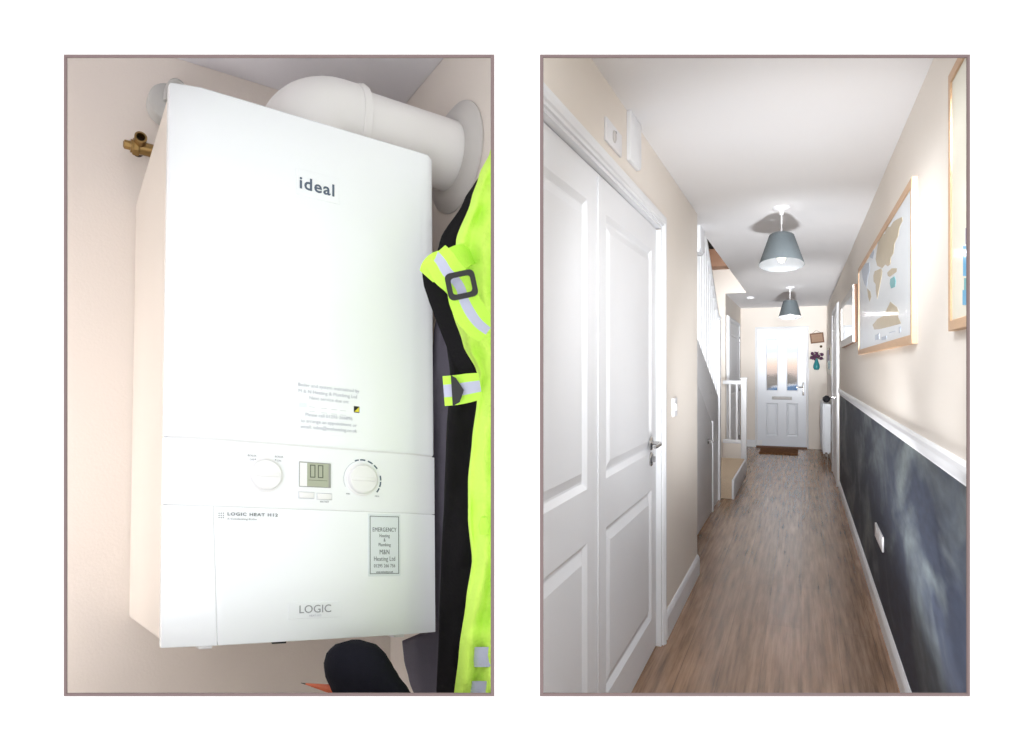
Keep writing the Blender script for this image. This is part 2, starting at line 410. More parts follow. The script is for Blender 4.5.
# front surface: a shallow facet standing proud between two creases that spread toward the foot
cl_t, cl_b = bl(200, 86)[0], bl(216, 641)[0]; cr_t, cr_b = bl(425, 154)[0], bl(403, 634)[0]
def crease(v, L=True):
    k = max(0, min(1, v/BHT)); return (cl_b+(cl_t-cl_b)*k) if L else (cr_b+(cr_t-cr_b)*k)
def wf(u, v):
    a, b = crease(v), crease(v, False); q = .009
    if u < a: return -q*(u/a)+.0 if u > 0 else 0
    if u > b: return -q*((BWD-u)/(BWD-b))
    return -q
def front_panel(v0l, v0r, v1l, v1r, u0=None, u1=None, bev=.0025):
    """patch of the front between two sloping seams"""
    bmq = nb(); n = 26; rows = 10; A = {}
    for j in range(rows+1):
        for i in range(n+1):
            f = i/n
            vv0 = v0l+(v0r-v0l)*f; vv1 = v1l+(v1r-v1l)*f; v = vv0+(vv1-vv0)*j/rows
            a = 0 if u0 is None else u0(v); b = BWD if u1 is None else u1(v)
            ca, cb = crease(v), crease(v, False)
            ks = [a]
            u = a+(b-a)*f
            for cr in (ca, cb):                  # snap the nearest column onto the crease
                if a < cr < b and abs((cr-a)/(b-a)-f) < .5/n: u = cr
            w = wf(u, v)
            A[i, j] = bmq.verts.new((u, v, w))
    Bk = {k: bmq.verts.new((x.co.x, x.co.y, .014)) for k, x in A.items() if k[0] in (0, n) or k[1] in (0, rows)}
    for j in range(rows):
        for i in range(n): bmq.faces.new((A[i, j], A[i+1, j], A[i+1, j+1], A[i, j+1]))
    for j in range(rows):
        for i in (0, n): bmq.faces.new((A[i, j], A[i, j+1], Bk[i, j+1], Bk[i, j]))
    for i in range(n):
        for j in (0, rows): bmq.faces.new((A[i, j], A[i+1, j], Bk[i+1, j], Bk[i, j]))
    bmesh.ops.recalc_face_normals(bmq, faces=bmq.faces)
    if bev:
        es = [e for e in bmq.edges if len(e.link_faces) == 2 and e.calc_face_angle() > .9]
        bmesh.ops.bevel(bmq, geom=es, offset=bev, segments=3, affect='EDGES', profile=.5)
    return bmq
s1l, s1r = bl(170, 437)[1], bl(432, 457)[1]      # upper seam
s2l, s2r = bl(170, 504.8)[1], bl(434, 514.6)[1]  # lower seam
g = .0004
obj('upper_panel', front_panel(s1l+g, s1r+g, BHT, BHT, bev=.004), M['enamel'], boiler, Bx, True)
fascia = obj('control_fascia', front_panel(s2l+g, s2r+g, s1l-g, s1r-g, bev=.0007), M['plastic2'], boiler, Bx, True)
door_seam = lambda v: crease(v)+.001
def sv(f): return s2l+(s2r-s2l)*f
fl = crease(s2l)/BWD
obj('corner_strip', front_panel(0.0, 0.0, s2l-g, sv(fl)-g, None, lambda v: crease(v)-g, bev=.0007), M['enamel'], boiler, Bx, True)
drop = obj('lower_door', front_panel(0.0, 0.0, sv(fl)-g, s2r-g, lambda v: crease(v)+g, None, bev=.0007), M['enamel'], boiler, Bx, True)
bm = front_panel(.004, .004, BHT-.02, BHT-.02, lambda v: .004, lambda v: BWD-.004, bev=0)
for v in bm.verts: v.co.z += .0011
obj('seam_filler', bm, M['line'], boiler, Bx)  # pale sheet added close behind the seams to keep their shade faint
# latches under the case
for px, py in ((205, 643), (398, 637)):
    p = bl(px, py); bm = nb(); box(bm, (p[0]-.008, -.004, -.004), (p[0]+.008, .002, .02), .0015)
    obj('latch', bm, M['plastic'], boiler, Bx, True)
p = bl(283, 642); bm = nb(); tube(bm, [(p[0]-.006, -.004, .03), (p[0]+.012, -.004, .03)], .003); obj('drain_nozzle', bm, M['buckle'], boiler, Bx)
NF = -.009
def fc(s, t, n=0): return Vector((s, t, NF-.001-n))   # centre facet
# local lettering helper following a picture baseline angle: the boiler's own axes already run with it
def put_text(name, s, px, py, hpx, mat_, parent, spacing=1.0, bold=0, align='CENTER', xs=1.0):
    p = bl(px, py, NF); q = bl(px, py-hpx, NF); size = (q[1]-p[1])/.72
    bmq = nb(); text(bmq, s, size, p[0], p[1], lambda a, b, c: fc(a, b, c), align, spacing=spacing, bold=bold, xscale=xs)
    return obj(name, bmq, mat_, parent, Bx)
def rect_on(bmq, a, b, c, d, n0, n1, bev=0, mi=0):
    """rectangle by two picture corners on the centre facet"""
    p, q = bl(a, b, NF), bl(c, d, NF)
    box(bmq, (min(p[0], q[0]), min(p[1], q[1]), NF-n1), (max(p[0], q[0]), max(p[1], q[1]), NF-n0), bev, 2, mi)
def rect_loc(bmq, cx, cy, w, h, n0, n1, bev=0, mi=0):
    box(bmq, (cx-w/2, cy-h/2, NF-n1), (cx+w/2, cy+h/2, NF-n0), bev, 2, mi)
# badge 'ideal'
badge = None
bm = nb(); c = bl(318, 186.5, NF)
w_, h_ = (bl(340, 190, NF)[0]-bl(297, 184, NF)[0]), (bl(318, 174, NF)[1]-bl(318, 200, NF)[1])
rect_loc(bm, c[0], c[1], w_, h_, -.001, .0008, .0004); badge = obj('badge', bm, M['enamel'], boiler, Bx)
put_text('lettering', 'ideal', 317, 192.5, 12, M['navy_ink'], badge, 1.12, .0004, xs=1.02)
# LOGIC plate
bm = nb(); c = bl(315.5, 610, NF); w_ = bl(341, 611, NF)[0]-bl(287, 610, NF)[0]; h_ = bl(315, 602, NF)[1]-bl(315, 618, NF)[1]
rect_loc(bm, c[0], c[1], w_, h_, -.001, .0007, .0003); plate = obj('name_plate', bm, M['enamel'], boiler, Bx)
put_text('lettering', 'LOGIC', 315, 612.5, 8, M['grey_ink'], plate, 1.0)
put_text('small_lettering', 'HEAT H12', 315, 616.3, 2, M['pale_ink'], plate, 1.0)
# wording along the top of the lower door
put_text('lettering', 'LOGIC HEAT H12', 227, 515.4, 3.2, M['black_ink'], drop, 1.18, .00008, 'LEFT', 1.25)
put_text('small_lettering', 'A Condensing Boiler', 227, 519.6, 1.8, M['grey_ink'], drop, 1.1, 0, 'LEFT', 1.25)
bm = nb()
for i in range(3):
    for j in range(3):
        p = bl(219+i*2.2, 513.2+j*2.2, NF); rect_loc(bm, p[0], p[1], .0014, .0014, 0, .0004)
obj('printed_symbol', bm, M['grey_ink'], drop, Bx)
# service sticker: pale type, coloured gas mark
tx = [('Boiler and system maintained by', 329, 389.5), ('M & N Heating & Plumbing Ltd', 328, 395.5), ('Next service due on:', 329, 401.5),
      ('Please call 01295 266896', 329, 418.2), ('to arrange an appointment or', 329, 424.6), ('email: sales@mnheating.co.uk', 329, 430.4)]
up_ = [o for o in boiler.children if o.name.startswith('upper_panel')][0]
bm = nb(); c = bl(330, 408, NF); rect_loc(bm, c[0], c[1], bl(364, 412, NF)[0]-bl(297, 408, NF)[0], bl(330, 382, NF)[1]-bl(330, 436, NF)[1], -.001, .0002)
svc = obj('service_sticker', bm, M['enamel'], up_, Bx)
for s, x, y in tx: 
    p = bl(x, y, NF); q = bl(x, y-3.4, NF); size = (q[1]-p[1])/.72
    bmq = nb(); text(bmq, s, size, p[0], p[1], lambda a, b, c: fc(a, b, c), 'CENTER', xscale=1.0)
    o = obj('lettering', bmq, M['pale_ink'], boiler, Bx)
bm = nb(); p = bl(356.5, 409.5, NF); sz = .0078
box(bm, (p[0]-sz/2, p[1]-sz*.55, NF-.0006), (p[0]+sz/2, p[1]+sz*.55, NF), mi=0)
prism(bm, [(p[0]-sz*.42, p[1]-sz*.42, NF-.0006), (p[0]+sz*.42, p[1]-sz*.42, NF-.0006), (p[0]+sz*.42, p[1]+sz*.42, NF-.0006), (p[0]+sz*.1, p[1]+sz*.1, NF-.0006)], (0, 0, -.0003), 1)
obj('gas_mark', bm, [M['black'], M['yellow']], boiler, Bx)['label'] = 'black and yellow triangular gas mark'
bm = nb(); p = bl(303, 405, NF); rect_loc(bm, p[0], p[1], .010, .006, 0, .0005); obj('blue_stamp', bm, M['sticker'], boiler, Bx)
bm = nb(); 
for i, x in enumerate((312, 324, 334, 343)): 
    p = bl(x, 407+.12*(x-312), NF); rect_loc(bm, p[0], p[1], .008, .0006, 0, .0003); rect_loc(bm, p[0], p[1]-.006, .008, .0006, 0, .0003)
obj('date_boxes', bm, M['pale_ink'], boiler, Bx)
# emergency sticker
bm = nb(); c = bl(384.2, 545, NF); w_ = bl(400.3, 545.5, NF)[0]-bl(368, 544.5, NF)[0]; h_ = bl(384, 514, NF)[1]-bl(384, 576, NF)[1]
rect_loc(bm, c[0], c[1], w_, h_, -.001, .0010, .0004)
em = obj('emergency_sticker', bm, M['sticker'], drop, Bx); em['label'] = 'pale blue emergency heating contact sticker with dark border'
bm = nb(); iw, ih, bt = w_*.9, h_*.93, .0009
for sx, sy, a, b in ((0, 1, iw, bt), (0, -1, iw, bt), (1, 0, bt, ih), (-1, 0, bt, ih)):
    rect_loc(bm, c[0]+sx*(iw/2-bt/2), c[1]+sy*(ih/2-bt/2), a, b, .0010, .0014)
for s, yy, sc, bo in (('EMERGENCY', .215, .0083, .0001), ('Heating', .125, .0065, 0), ('&', .055, .0065, 0), ('Plumbing', -.02, .0065, 0), ('M&N', -.15, .0095, .0003), ('Heating Ltd', -.255, .0088, .0001), ('01295 266 756', -.36, .0068, .0001), ('www.mnheating.co.uk', -.445, .0036, 0)):
    text(bm, s, sc, c[0], c[1]+yy*h_, lambda a, b, q: fc(a, b, q+.0001), xscale=.70, spacing=1.08)
obj('emergency_print', bm, M['black_ink'], boiler, Bx)
# knobs
def knob(px, py, rp, name='control_knob'):
    p = bl(px, py, NF); r = (bl(px, py-rp, NF)[1]-bl(px, py+rp, NF)[1])/2
    bmq = nb()
    lathe(bmq, [(r*1.06, -.0), (r*1.06, .0012), (r*.98, .0014)], (p[0], p[1], NF), (0, 0, -1), 48)
    o = obj(name, bmq, M['plastic'], fascia, Bx, True)
    bmq = nb(); lathe(bmq, [(r*.95, .001), (r*.93, .0055), (r*.88, .0068), (r*.7, .0072)], (p[0], p[1], NF), (0, 0, -1), 48)
    box(bmq, (p[0]-r*.78, p[1]-r*.13, NF-.0082), (p[0]+r*.78, p[1]+r*.13, NF-.006), .001)
    d = obj('knob_cap', bmq, M['plastic'], o, Bx, True)
    return p, r
pk, rk = knob(265.5, 475, 16.2)
pk2, rk2 = knob(362, 479.5, 15.5)
bm = nb()
for k, (a0, a1) in enumerate([(112, 100), (96, 80), (72, 56), (50, 36), (14, 0), (-4, -20), (-24, -38)]):
    pts = []
    for r_ in (1.22, 1.31):
        seg = [(pk2[0]+rk2*r_*math.cos(math.radians(a0+(a1-a0)*i/4)), pk2[1]+rk2*r_*math.sin(math.radians(a0+(a1-a0)*i/4)), NF) for i in range(5)]
        pts += seg if r_ < 1.25 else seg[::-1]
    prism(bm, pts, (0, 0, -.0004))
obj('temperature_scale', bm, M['navy_ink'], fascia, Bx)
bm = nb()
for i in range(7):
    a = math.radians(205-i*14); a2 = math.radians(205-(i+1)*14)
    prism(bm, [(pk2[0]+rk2*q*math.cos(x), pk2[1]+rk2*q*math.sin(x), NF) for q, x in ((1.2, a), (1.2, a2), (1.24, a2), (1.24, a))], (0, 0, -.0003))
obj('scale_ring', bm, M['pale_ink'], fascia, Bx)
bm = nb()
for s, x, y, z in (('BOILER', 252, 456.5, .0034), ('OFF', 252, 460.5, .0034), ('BOILER', 279, 457.6, .0034), ('ON', 279, 461.6, .0034), ('MIN', 348, 494.5, .003), ('MAX', 377, 497, .003), ('RESTART', 324.5, 502.6, .003)):
    p = bl(x, y, NF); bm = nb(); text(bm, s, z, p[0], p[1], lambda a, b, q: fc(a, b, q-.001)); obj('fascia_lettering', bm, M['grey_ink'], fascia, Bx)
for x, y in ((255.3, 458.8+.5), (275.6, 459.8)):
    p = bl(x, y, NF); bm = nb(); rect_loc(bm, p[0], p[1], .0014, .0014, 0, .0005); obj('dial_mark', bm, M['grey_ink'], fascia, Bx)
# LCD
a, b = bl(299, 462.2, NF), bl(330.5, 488, NF)
lcdx0, lcdx1 = a[0], b[0]; lcdy1 = bl(315, 462.6, NF)[1]; lcdy0 = bl(315, 487.3, NF)[1]
bm = nb(); box(bm, (lcdx0, lcdy0, NF-.0016), (lcdx1, lcdy1, NF+.002), .0006); disp = obj('display', bm, M['lcd_dark'], fascia, Bx)
lw = lcdx1-lcdx0
bm = nb(); box(bm, (lcdx0+.0006, lcdy0+.0008, NF-.002), (lcdx0+lw*.24, lcdy1-.0012, NF-.001), 0); obj('display_border', bm, M['plastic'], disp, Bx)
bm = nb(); box(bm, (lcdx0+lw*.24, lcdy0+.0008, NF-.0019), (lcdx1-lw*.08, lcdy1-.0012, NF-.001), 0); obj('display_screen', bm, M['lcd'], disp, Bx)
bm = nb()
dh = (lcdy1-lcdy0)*.52; dw = lw*.17; dy = lcdy0+(lcdy1-lcdy0)*.38; t_ = .0012
for dx in (lcdx0+lw*.33, lcdx0+lw*.58):
    for q in ((dx, dy, dx+dw, dy+t_), (dx, dy+dh-t_, dx+dw, dy+dh), (dx, dy, dx+t_, dy+dh), (dx+dw-t_, dy, dx+dw, dy+dh)):
        box(bm, (q[0], q[1], NF-.0022), (q[2], q[3], NF-.0018))
box(bm, (lcdx0+lw*.28, lcdy0+(lcdy1-lcdy0)*.27, NF-.0021), (lcdx1-lw*.12, lcdy0+(lcdy1-lcdy0)*.285, NF-.0018))
obj('display_digits', bm, M['lcd_ink'], disp, Bx)
for x, y in ((306.3, 495.2), (324.3, 496.6)):
    p = bl(x, y, NF); bm = nb(); rect_loc(bm, p[0], p[1], .0195, .0078, -.001, .0016, .0007)
    obj('push_button', bm, M['plastic'], fascia, Bx, True)
    # moulded outline
    bm = nb()
    for sx, sy, a_, b_ in ((0, 1, .0205, .0004), (0, -1, .0205, .0004), (1, 0, .0004, .0088), (-1, 0, .0004, .0088)):
        rect_loc(bm, p[0]+sx*.0101, p[1]+sy*.0043, a_, b_, 0, .0005)
    obj('button_outline', bm, M['pale_ink'], fascia, Bx)

# ---------------------------------------------------------------- flue
R = .055; wp = .10; av = .772; eu = .190; col_u = bl(357, 130, wp)[0]
flue = thing('flue_pipe', 'white plastic flue elbow and pipe running from boiler top into wall', 'flue', B(eu, BHT, wp))
bm = nb(); rb = .062
pts = [(eu, BHT+.001, wp)] + [(eu+rb-rb*math.cos(t), av-rb+rb*math.sin(t), wp) for t in [math.radians(k) for k in range(8, 91, 8)]] + [(col_u, av, wp)]
tube(bm, pts, R*1.10, 40)
obj('elbow', bm, M['flue'], flue, Bx, True)
bm = nb(); lathe(bm, [(R, 0), (R, UR-col_u+.003)], (col_u-.005, av, wp), (1, 0, 0), 48); obj('straight_pipe', bm, M['flue'], flue, Bx, True)
bm = nb(); lathe(bm, [(R, -.012), (R*1.12, -.010), (R*1.15, -.003), (R*1.12, .002), (R, .003)], (col_u, av, wp), (1, 0, 0), 48); obj('collar', bm, M['flue'], flue, Bx, True)
bm = nb(); lathe(bm, [(R*1.0, -.014), (R*1.15, -.016), (R*1.45, -.010), (R*1.62, -.003), (R*1.62, .0)], (UR-.001, av, wp), (1, 0, 0), 56); obj('wall_seal', bm, M['rubber'], flue, Bx, True)

# ---------------------------------------------------------------- pipe clip disc and brass valve on the back wall, left
p = bl(158, 99, BDP-.03)
cl = thing('pipe_clip', 'round grey metal clip behind the top left corner of the boiler', 'pipe clip', B(p[0], p[1], BDP))
bm = nb(); lathe(bm, [(.0, -.03), (.026, -.03), (.032, -.026), (.033, -.012), (.033, 0)], (p[0]+.018, p[1]+.002, BDP), (0, 0, 1), 40); obj('disc', bm, M['zinc'], cl, Bx, True)
bm = nb(); tube(bm, [(p[0]+.028+.016*math.cos(a), p[1]+.002+.034*math.sin(a), BDP-.036) for a in [math.radians(x) for x in range(20, 200, 12)]], .005, 10); obj('strap', bm, M['zinc'], cl, Bx, True)
v0 = bl(148, 150, BDP-.03)
vt = thing('brass_valve', 'small brass isolating valve sticking out left of the boiler', 'valve', B(v0[0], v0[1], BDP))
du = (bl(148, 147, BDP-.03)[0]-bl(128, 143, BDP-.03)[0])
def vb(x): return (v0[0]-du+du*x, v0[1]+.004*(0), BDP-.03)
bm = nb(); tube(bm, [vb(.12), vb(2.2)], .0105, 16); obj('valve_body', bm, M['brass'], vt, Bx, True)
bm = nb(); lathe(bm, [(.0125, 0), (.0135, .002), (.0135, .008), (.0125, .010)], vb(.22), (1, 0, 0), 6); obj('hex_nut', bm, M['brass'], vt, Bx)
bm = nb(); lathe(bm, [(.004, -.012), (.0075, -.010), (.0075, -.001), (.004, 0)], vb(.16), (1, 0, 0), 8); obj('end_cap', bm, M['brass'], vt, Bx)
bm = nb(); c = vb(.55); lathe(bm, [(.009, -.022), (.0095, .01)], (c[0], c[1]+.005, c[2]), (0, .1, -1), 20, closed=False); obj('spindle', bm, M['dark_metal'], vt, Bx, True)
bm = nb(); lathe(bm, [(.0095, .002), (.0095, .0235), (.0068, .0235), (.0066, .016)], (c[0], c[1]+.005, c[2]), (0, .1, -1), 20, closed=True); obj('spindle_rim', bm, M['brass'], vt, Bx, True)
bm = nb(); c = vb(1.45); lathe(bm, [(.0055, 0), (.0055, .018), (.003, .020)], c, (0, .1, -1), 14); obj('bleed_screw', bm, M['brass'], vt, Bx, True)

# ================================================================ GARMENTS beside the boiler
def interp(rows, y):
    for a, b in zip(rows, rows[1:]):
        if a[0] <= y <= b[0]:
            k = (y-a[0])/(b[0]-a[0]) if b[0] > a[0] else 0
            k2 = k*k*(3-2*k)*.5+k*.5
            return [p+(q-p)*k2 for p, q in zip(a, b)]
    return list(rows[-1])
def garment(name, rows, m, parent=None, folds=(5, .2, 1.3), n=56, seed=0, xf=None, wr=.004):
    """hanging cloth volume. rows: (y, left, right, distance, half thickness) read off the photo, lofted as closed sections"""
    bmq = nb(); y0, y1 = rows[0][0], rows[-1][0]; steps = int((y1-y0)/5)+2; rings = []
    for j in range(steps):
        y = y0+(y1-y0)*j/(steps-1); _, xl, xr, d, th = interp(rows, y)
        ring = []
        for i in range(n):
            a = 2*math.pi*i/n; cx = (xl+xr)/2 - (xr-xl)/2*math.cos(a)
            s = math.sin(a); ss = (abs(s)**.6)*(1 if s > 0 else -1)
            f = folds[1]*th*math.sin(folds[0]*a*1.0+folds[2]+y*.012+.6*math.sin(y*.03+seed)) + wr*noise.noise(Vector((cx*.035, y*.03, seed)))*abs(s) + wr*.5*noise.noise(Vector((cx*.09, y*.07, seed+9)))*abs(s)
            ring.append(bmq.verts.new(at(cx, y, d-ss*th-f*abs(s))))
        rings.append(ring)
    for a, b in zip(rings, rings[1:]):
        for i in range(n): bmq.faces.new((a[i], a[(i+1) % n], b[(i+1) % n], b[i]))
    bmq.faces.new(rings[0]); bmq.faces.new(rings[-1][::-1])
    return obj(name, bmq, m, parent, None, 'all')
def ribbon(name, pts, width, m, parent, thick=.0012, mi_center=None, stripe=.36, nrm=None):
    """flat webbing along pts (3D), width across dir; middle stripe gets second material"""
    P0 = [Vector(p) for p in pts]; W0 = width if isinstance(width, list) else [width]*len(P0); P, Wd = [], []
    for i in range(len(P0)-1):
        a, b, c, d = P0[max(i-1, 0)], P0[i], P0[i+1], P0[min(i+2, len(P0)-1)]
        for k in range(4):
            t = k/4; P.append(.5*((2*b)+(c-a)*t+(2*a-5*b+4*c-d)*t*t+(3*b-a-3*c+d)*t**3)); Wd.append(W0[i]+(W0[i+1]-W0[i])*t)
    P.append(P0[-1]); Wd.append(W0[-1]); width = Wd
    bmq = nb(); rings = []
    for k, p in enumerate(P):
        d = (P[min(k+1, len(P)-1)]-P[max(k-1, 0)]).normalized()
        n_ = nrm[k] if nrm else -FW
        s = d.cross(n_).normalized(); n2 = s.cross(d).normalized()
        w = width[k] if isinstance(width, list) else width
        xs = [-.5, -stripe/2, stripe/2, .5] if mi_center else [-.5, -.17, .17, .5]
        rings.append([bmq.verts.new(p+s*w*x+n2*thick) for x in xs]+[bmq.verts.new(p+s*w*x-n2*thick) for x in xs[::-1]])
    for a, b in zip(rings, rings[1:]):
        for i in range(8):
            f = bmq.faces.new((a[i], a[(i+1) % 8], b[(i+1) % 8], b[i]))
            if mi_center and i in (1, 5): f.material_index = 1
    bmq.faces.new(rings[0]); bmq.faces.new(rings[-1][::-1])
    return obj(name, bmq, [m] + ([mi_center] if mi_center else []), parent, None, True)

# hi-vis waistcoat / coat, nearest
hv = thing('hi_vis_coat', 'fluorescent yellow-green work coat with grey reflective bands hanging at right', 'coat', at(500, 750, .90))
garment('coat_body', [(120, 500, 520, .90, .015), (152, 490, 520, .89, .03), (175, 479, 520, .885, .036), (200, 471, 520, .88, .04), (240, 456, 520, .875, .042), (280, 453, 520, .872, .044), (310, 452, 520, .87, .045),
    (345, 463, 520, .872, .04), (372, 477, 520, .872, .04), (400, 477, 520, .872, .04), (440, 472, 520, .872, .04), (480, 468, 520, .872, .04), (520, 468, 520, .872, .04), (560, 472, 520, .872, .04), (600, 466, 520, .872, .04), (650, 459, 520, .872, .04), (705, 453, 520, .872, .04)],
    M['hivis'], hv, (7, .22, .4), 84, 1, wr=.02)
def band(name, y0, y1, xl, xr, d, th, lift, m):
    bmq = nb(); n = 40; A = []
    for j in range(3):
        y = y0+(y1-y0)*j/2; r = []
        for i in range(n):
            a = math.pi*i/(n-1); cx = (xl+xr)/2-(xr-xl)/2*math.cos(a); s = math.sin(a); r.append((cx, y, d-(s**.6)*th-lift))
        A.append(r)
    vs = [[bmq.verts.new(at(x, y, dd)) for x, y, dd in r] for r in A]; vb_ = [[bmq.verts.new(at(x, y, dd+lift*.8)) for x, y, dd in r] for r in A]
    for L_ in (vs, vb_):
        for a, b in zip(L_, L_[1:]):
            for i in range(n-1): bmq.faces.new((a[i], a[i+1], b[i+1], b[i]))
    for i in range(n-1):
        bmq.faces.new((vs[0][i], vs[0][i+1], vb_[0][i+1], vb_[0][i])); bmq.faces.new((vs[2][i], vs[2][i+1], vb_[2][i+1], vb_[2][i]))
    return obj(name, bmq, m, hv, None, True)
band('reflective_band', 647, 667, 470, 522, .872, .042, .006, M['reflective'])
band('reflective_band', 681, 697, 466, 522, .872, .042, .006, M['reflective'])
# shoulder strap looping out over the boiler edge
dS = .80
def sp(x, y, d=dS): return at(x, y, d)
up = [(462, 247, .835), (450, 252, .815), (440, 258, .80), (432, 264, .795), (427, 269, .80)]
strap = ribbon('shoulder_strap', [sp(474, 252, .85), sp(462, 256, .82), sp(450, 262, .80), sp(438, 265, .79), sp(431, 270, .792), sp(427, 276, .80)], [.026, .03, .032, .030, .026, .02], M['hivis2'], hv, .0012)
ribbon('shoulder_strap', [sp(435, 255, .792), sp(441, 262, .787), sp(447, 272, .785), sp(455, 280, .78), sp(461, 289, .78), sp(464, 300, .785), sp(470, 312, .79), sp(478, 323, .795), sp(488, 331, .80)], [.032, .034, .036, .034, .032, .034, .036, .034, .03], M['hivis2'], hv, .0012, M['reflective'], .32)
# buckle
bm = nb()
def buck(c, w, h, t, ang):
    ca, sa = math.cos(ang), math.sin(ang)
    loc = lambda a, b, n: part_at(c, a*ca-b*sa, a*sa+b*ca, n)
    return loc
def part_at(c, x, z, n): return c + RT*x + UPV*z - FW*n
cB = at(461.5, 285, .768)
lc = buck(cB, 0, 0, 0, math.radians(12))
def frame_ring(bmq, loc, w, h, t, dep, r=.006):
    outer, inner = [], []
    for (sx, sy, a0) in ((1, 1, 0), (-1, 1, 90), (-1, -1, 180), (1, -1, 270)):
        for k in range(5):
            a = math.radians(a0+k*22.5); outer.append((sx*(w/2-r)+r*math.cos(a), sy*(h/2-r)+r*math.sin(a)))
            ri = r*.6; inner.append((sx*(w/2-t-ri)+ri*math.cos(a), sy*(h/2-t-ri)+ri*math.sin(a)))
    n = len(outer); L_ = [[bmq.verts.new(loc(x, y, d)) for x, y in q] for q, d in ((outer, -dep/2), (outer, dep/2), (inner, dep/2), (inner, -dep/2))]
    for k in range(4):
        a, b = L_[k], L_[(k+1) % 4]
        for i in range(n): bmq.faces.new((a[i], a[(i+1) % n], b[(i+1) % n], b[i]))
frame_ring(bm, lc, .033, .030, .0056, .005)
obj('buckle', bm, M['buckle'], hv, None, True)['label'] = 'dark grey plastic slide buckle'
# side tab and clip lower down
ribbon('side_tab', [sp(444, 391, .80), sp(456, 390, .797), sp(468, 388, .795), sp(480, 386, .80)], [.034, .034, .033, .03], M['hivis2'], hv, .0012, M['reflective'], .42)
bm = nb(); pts = [at(451, 375, .79), at(456, 378, .79), at(464, 390, .79), at(460, 402, .79), at(453, 406, .79)]
prism(bm, pts, -FW*.004); obj('clip', bm, M['buckle'], hv)['label'] = 'dark pointed clip on the lower side tab'
bm = nb(); c = at(484, 517, .818); tube(bm, [c, c-UPV*.010, c-UPV*.02], [.004, .007, .005], 12); obj('zip_toggle', bm, M['hivis2'], hv, None, True)

# black coat behind it
bc = garment('black_coat', [(172, 484, 520, .985, .006), (180, 476, 520, .98, .014), (200, 464, 520, .975, .018), (240, 440, 520, .972, .02), (275, 430, 520, .965, .018), (300, 434, 520, .965, .018), (340, 446, 520, .965, .018), (375, 450, 520, .965, .018),
    (440, 446, 520, .965, .018), (500, 444, 520, .965, .018), (560, 441, 520, .965, .018), (620, 439, 520, .965, .018), (705, 436, 520, .965, .018)], M['liner'], None, (5, .25, 1.0), 72, 4, wr=.01)
tag(bc, 'black coat hanging between the charcoal coat and yellow-green work coat', 'coat')
loop = ribbon('strap_lining', [sp(428, 270, .80), sp(433, 283, .805), sp(439, 300, .81), sp(445, 319, .815), sp(456, 349, .825), sp(465, 368, .83), sp(470, 380, .835)], [.014, .022, .023, .02, .018, .016, .014], M['liner'], hv, .0012)
# charcoal softshell left
gc = garment('softshell_coat', [(300, 441, 462, 1.07, .012), (330, 434, 464, 1.07, .016), (380, 430, 464, 1.07, .018), (440, 428, 462, 1.07, .018), (500, 427, 460, 1.07, .018), (560, 427, 461, 1.07, .018), (632, 425, 458, 1.07, .018), (640, 402, 457, 1.07, .02), (660, 404, 457, 1.07, .02), (680, 409, 457, 1.07, .02), (705, 418, 456, 1.07, .02)],
    M['softshell'], None, (4, .2, 2.0), 60, 7, wr=.008)
tag(gc, 'charcoal softshell coat hanging against the right side of the boiler', 'coat')
# blue-black boot top poking up below
def blob(name, rows, m, label, cat):
    o = garment(name, rows, m, None, (3, .04, 0), 48, 3, wr=.003); return tag(o, label, cat)
blob('boot', [(639.5, 352, 360, .86, .004), (641, 342, 370, .86, .012), (646, 332, 379, .86, .022), (654, 326, 386, .86, .032), (664, 323.5, 392, .86, .038), (676, 325, 399, .86, .042), (688, 330, 408, .86, .044), (705, 340, 420, .86, .046)], M['navycloth'], 'rounded blue-black boot toe poking up below the boiler', 'boot')
# pencil
pc = thing('pencil', 'red painted pencil lying point left beside the dark boot', 'pencil', at(330, 689, .85))
a_, b_ = at(301, 683, .855), at(360, 694.5, .85); dd = (b_-a_)
bm = nb(); tube(bm, [a_+dd*.07, a_+dd*.45, b_], [.0008, .0048, .0052], 6); obj('pencil_body', bm, M['pencil'], pc)
bm = nb(); tube(bm, [a_, a_+dd*.08], [.0003, .001], 6); obj('pencil_lead', bm, M['graphite'], pc)

# ================================================================ HALLWAY
XL, XR, XS2, XF = -.64, .405, -.79, -.97
YN, YC, YE = 1.72, 4.79, 12.8
H = 2.4
def sbox(name, lo, hi, m, bev=0): b = nb(); box(b, lo, hi, bev); return struct(name, b, m)
# floor (stops clear of the cupboard)
ptA = EY+RT*-1.75+FW*.745; ptB = EY+RT*.78+FW*.745
bm = nb(); prism(bm, [(ptA.x, ptA.y, 0), (ptB.x, ptB.y, 0), (ptB.x, YE+.1, 0), (-2.0, YE+.1, 0), (-2.0, ptA.y+.2, 0)], (0, 0, -.05)); struct('floor', bm, M['floor'])
sbox('wall_room_left', (-2.0, 1.60, 0), (-.665, 1.715, H+.2), M['cream'])
bm = nb(); A = [(-.74, YN-.0), (.52, YN), (.52, YE+.1), (-1.05, YE+.1), (-1.05, 10.14), (-.69, 10.14), (-.69, YC), (-.74, YC)]
prism(bm, [(x, y, H) for x, y in A], (0, 0, .22)); struct('ceiling', bm, M['ceil'])
sbox('wall_right', (XR, YN, 1.09), (XR+.1, YE+.1, H+.2), M['cream'])
YCH = 8.72
sbox('wall_chalkboard', (XR, YN, 0), (XR+.1, YCH, 1.09), M['chalk'])
sbox('wall_right_far', (XR, YCH, 0), (XR+.1, YE+.1, 1.09), M['cream'])
sbox('wall_far', (-1.1, YE, 0), (XR, YE+.1, H), M['cream'])
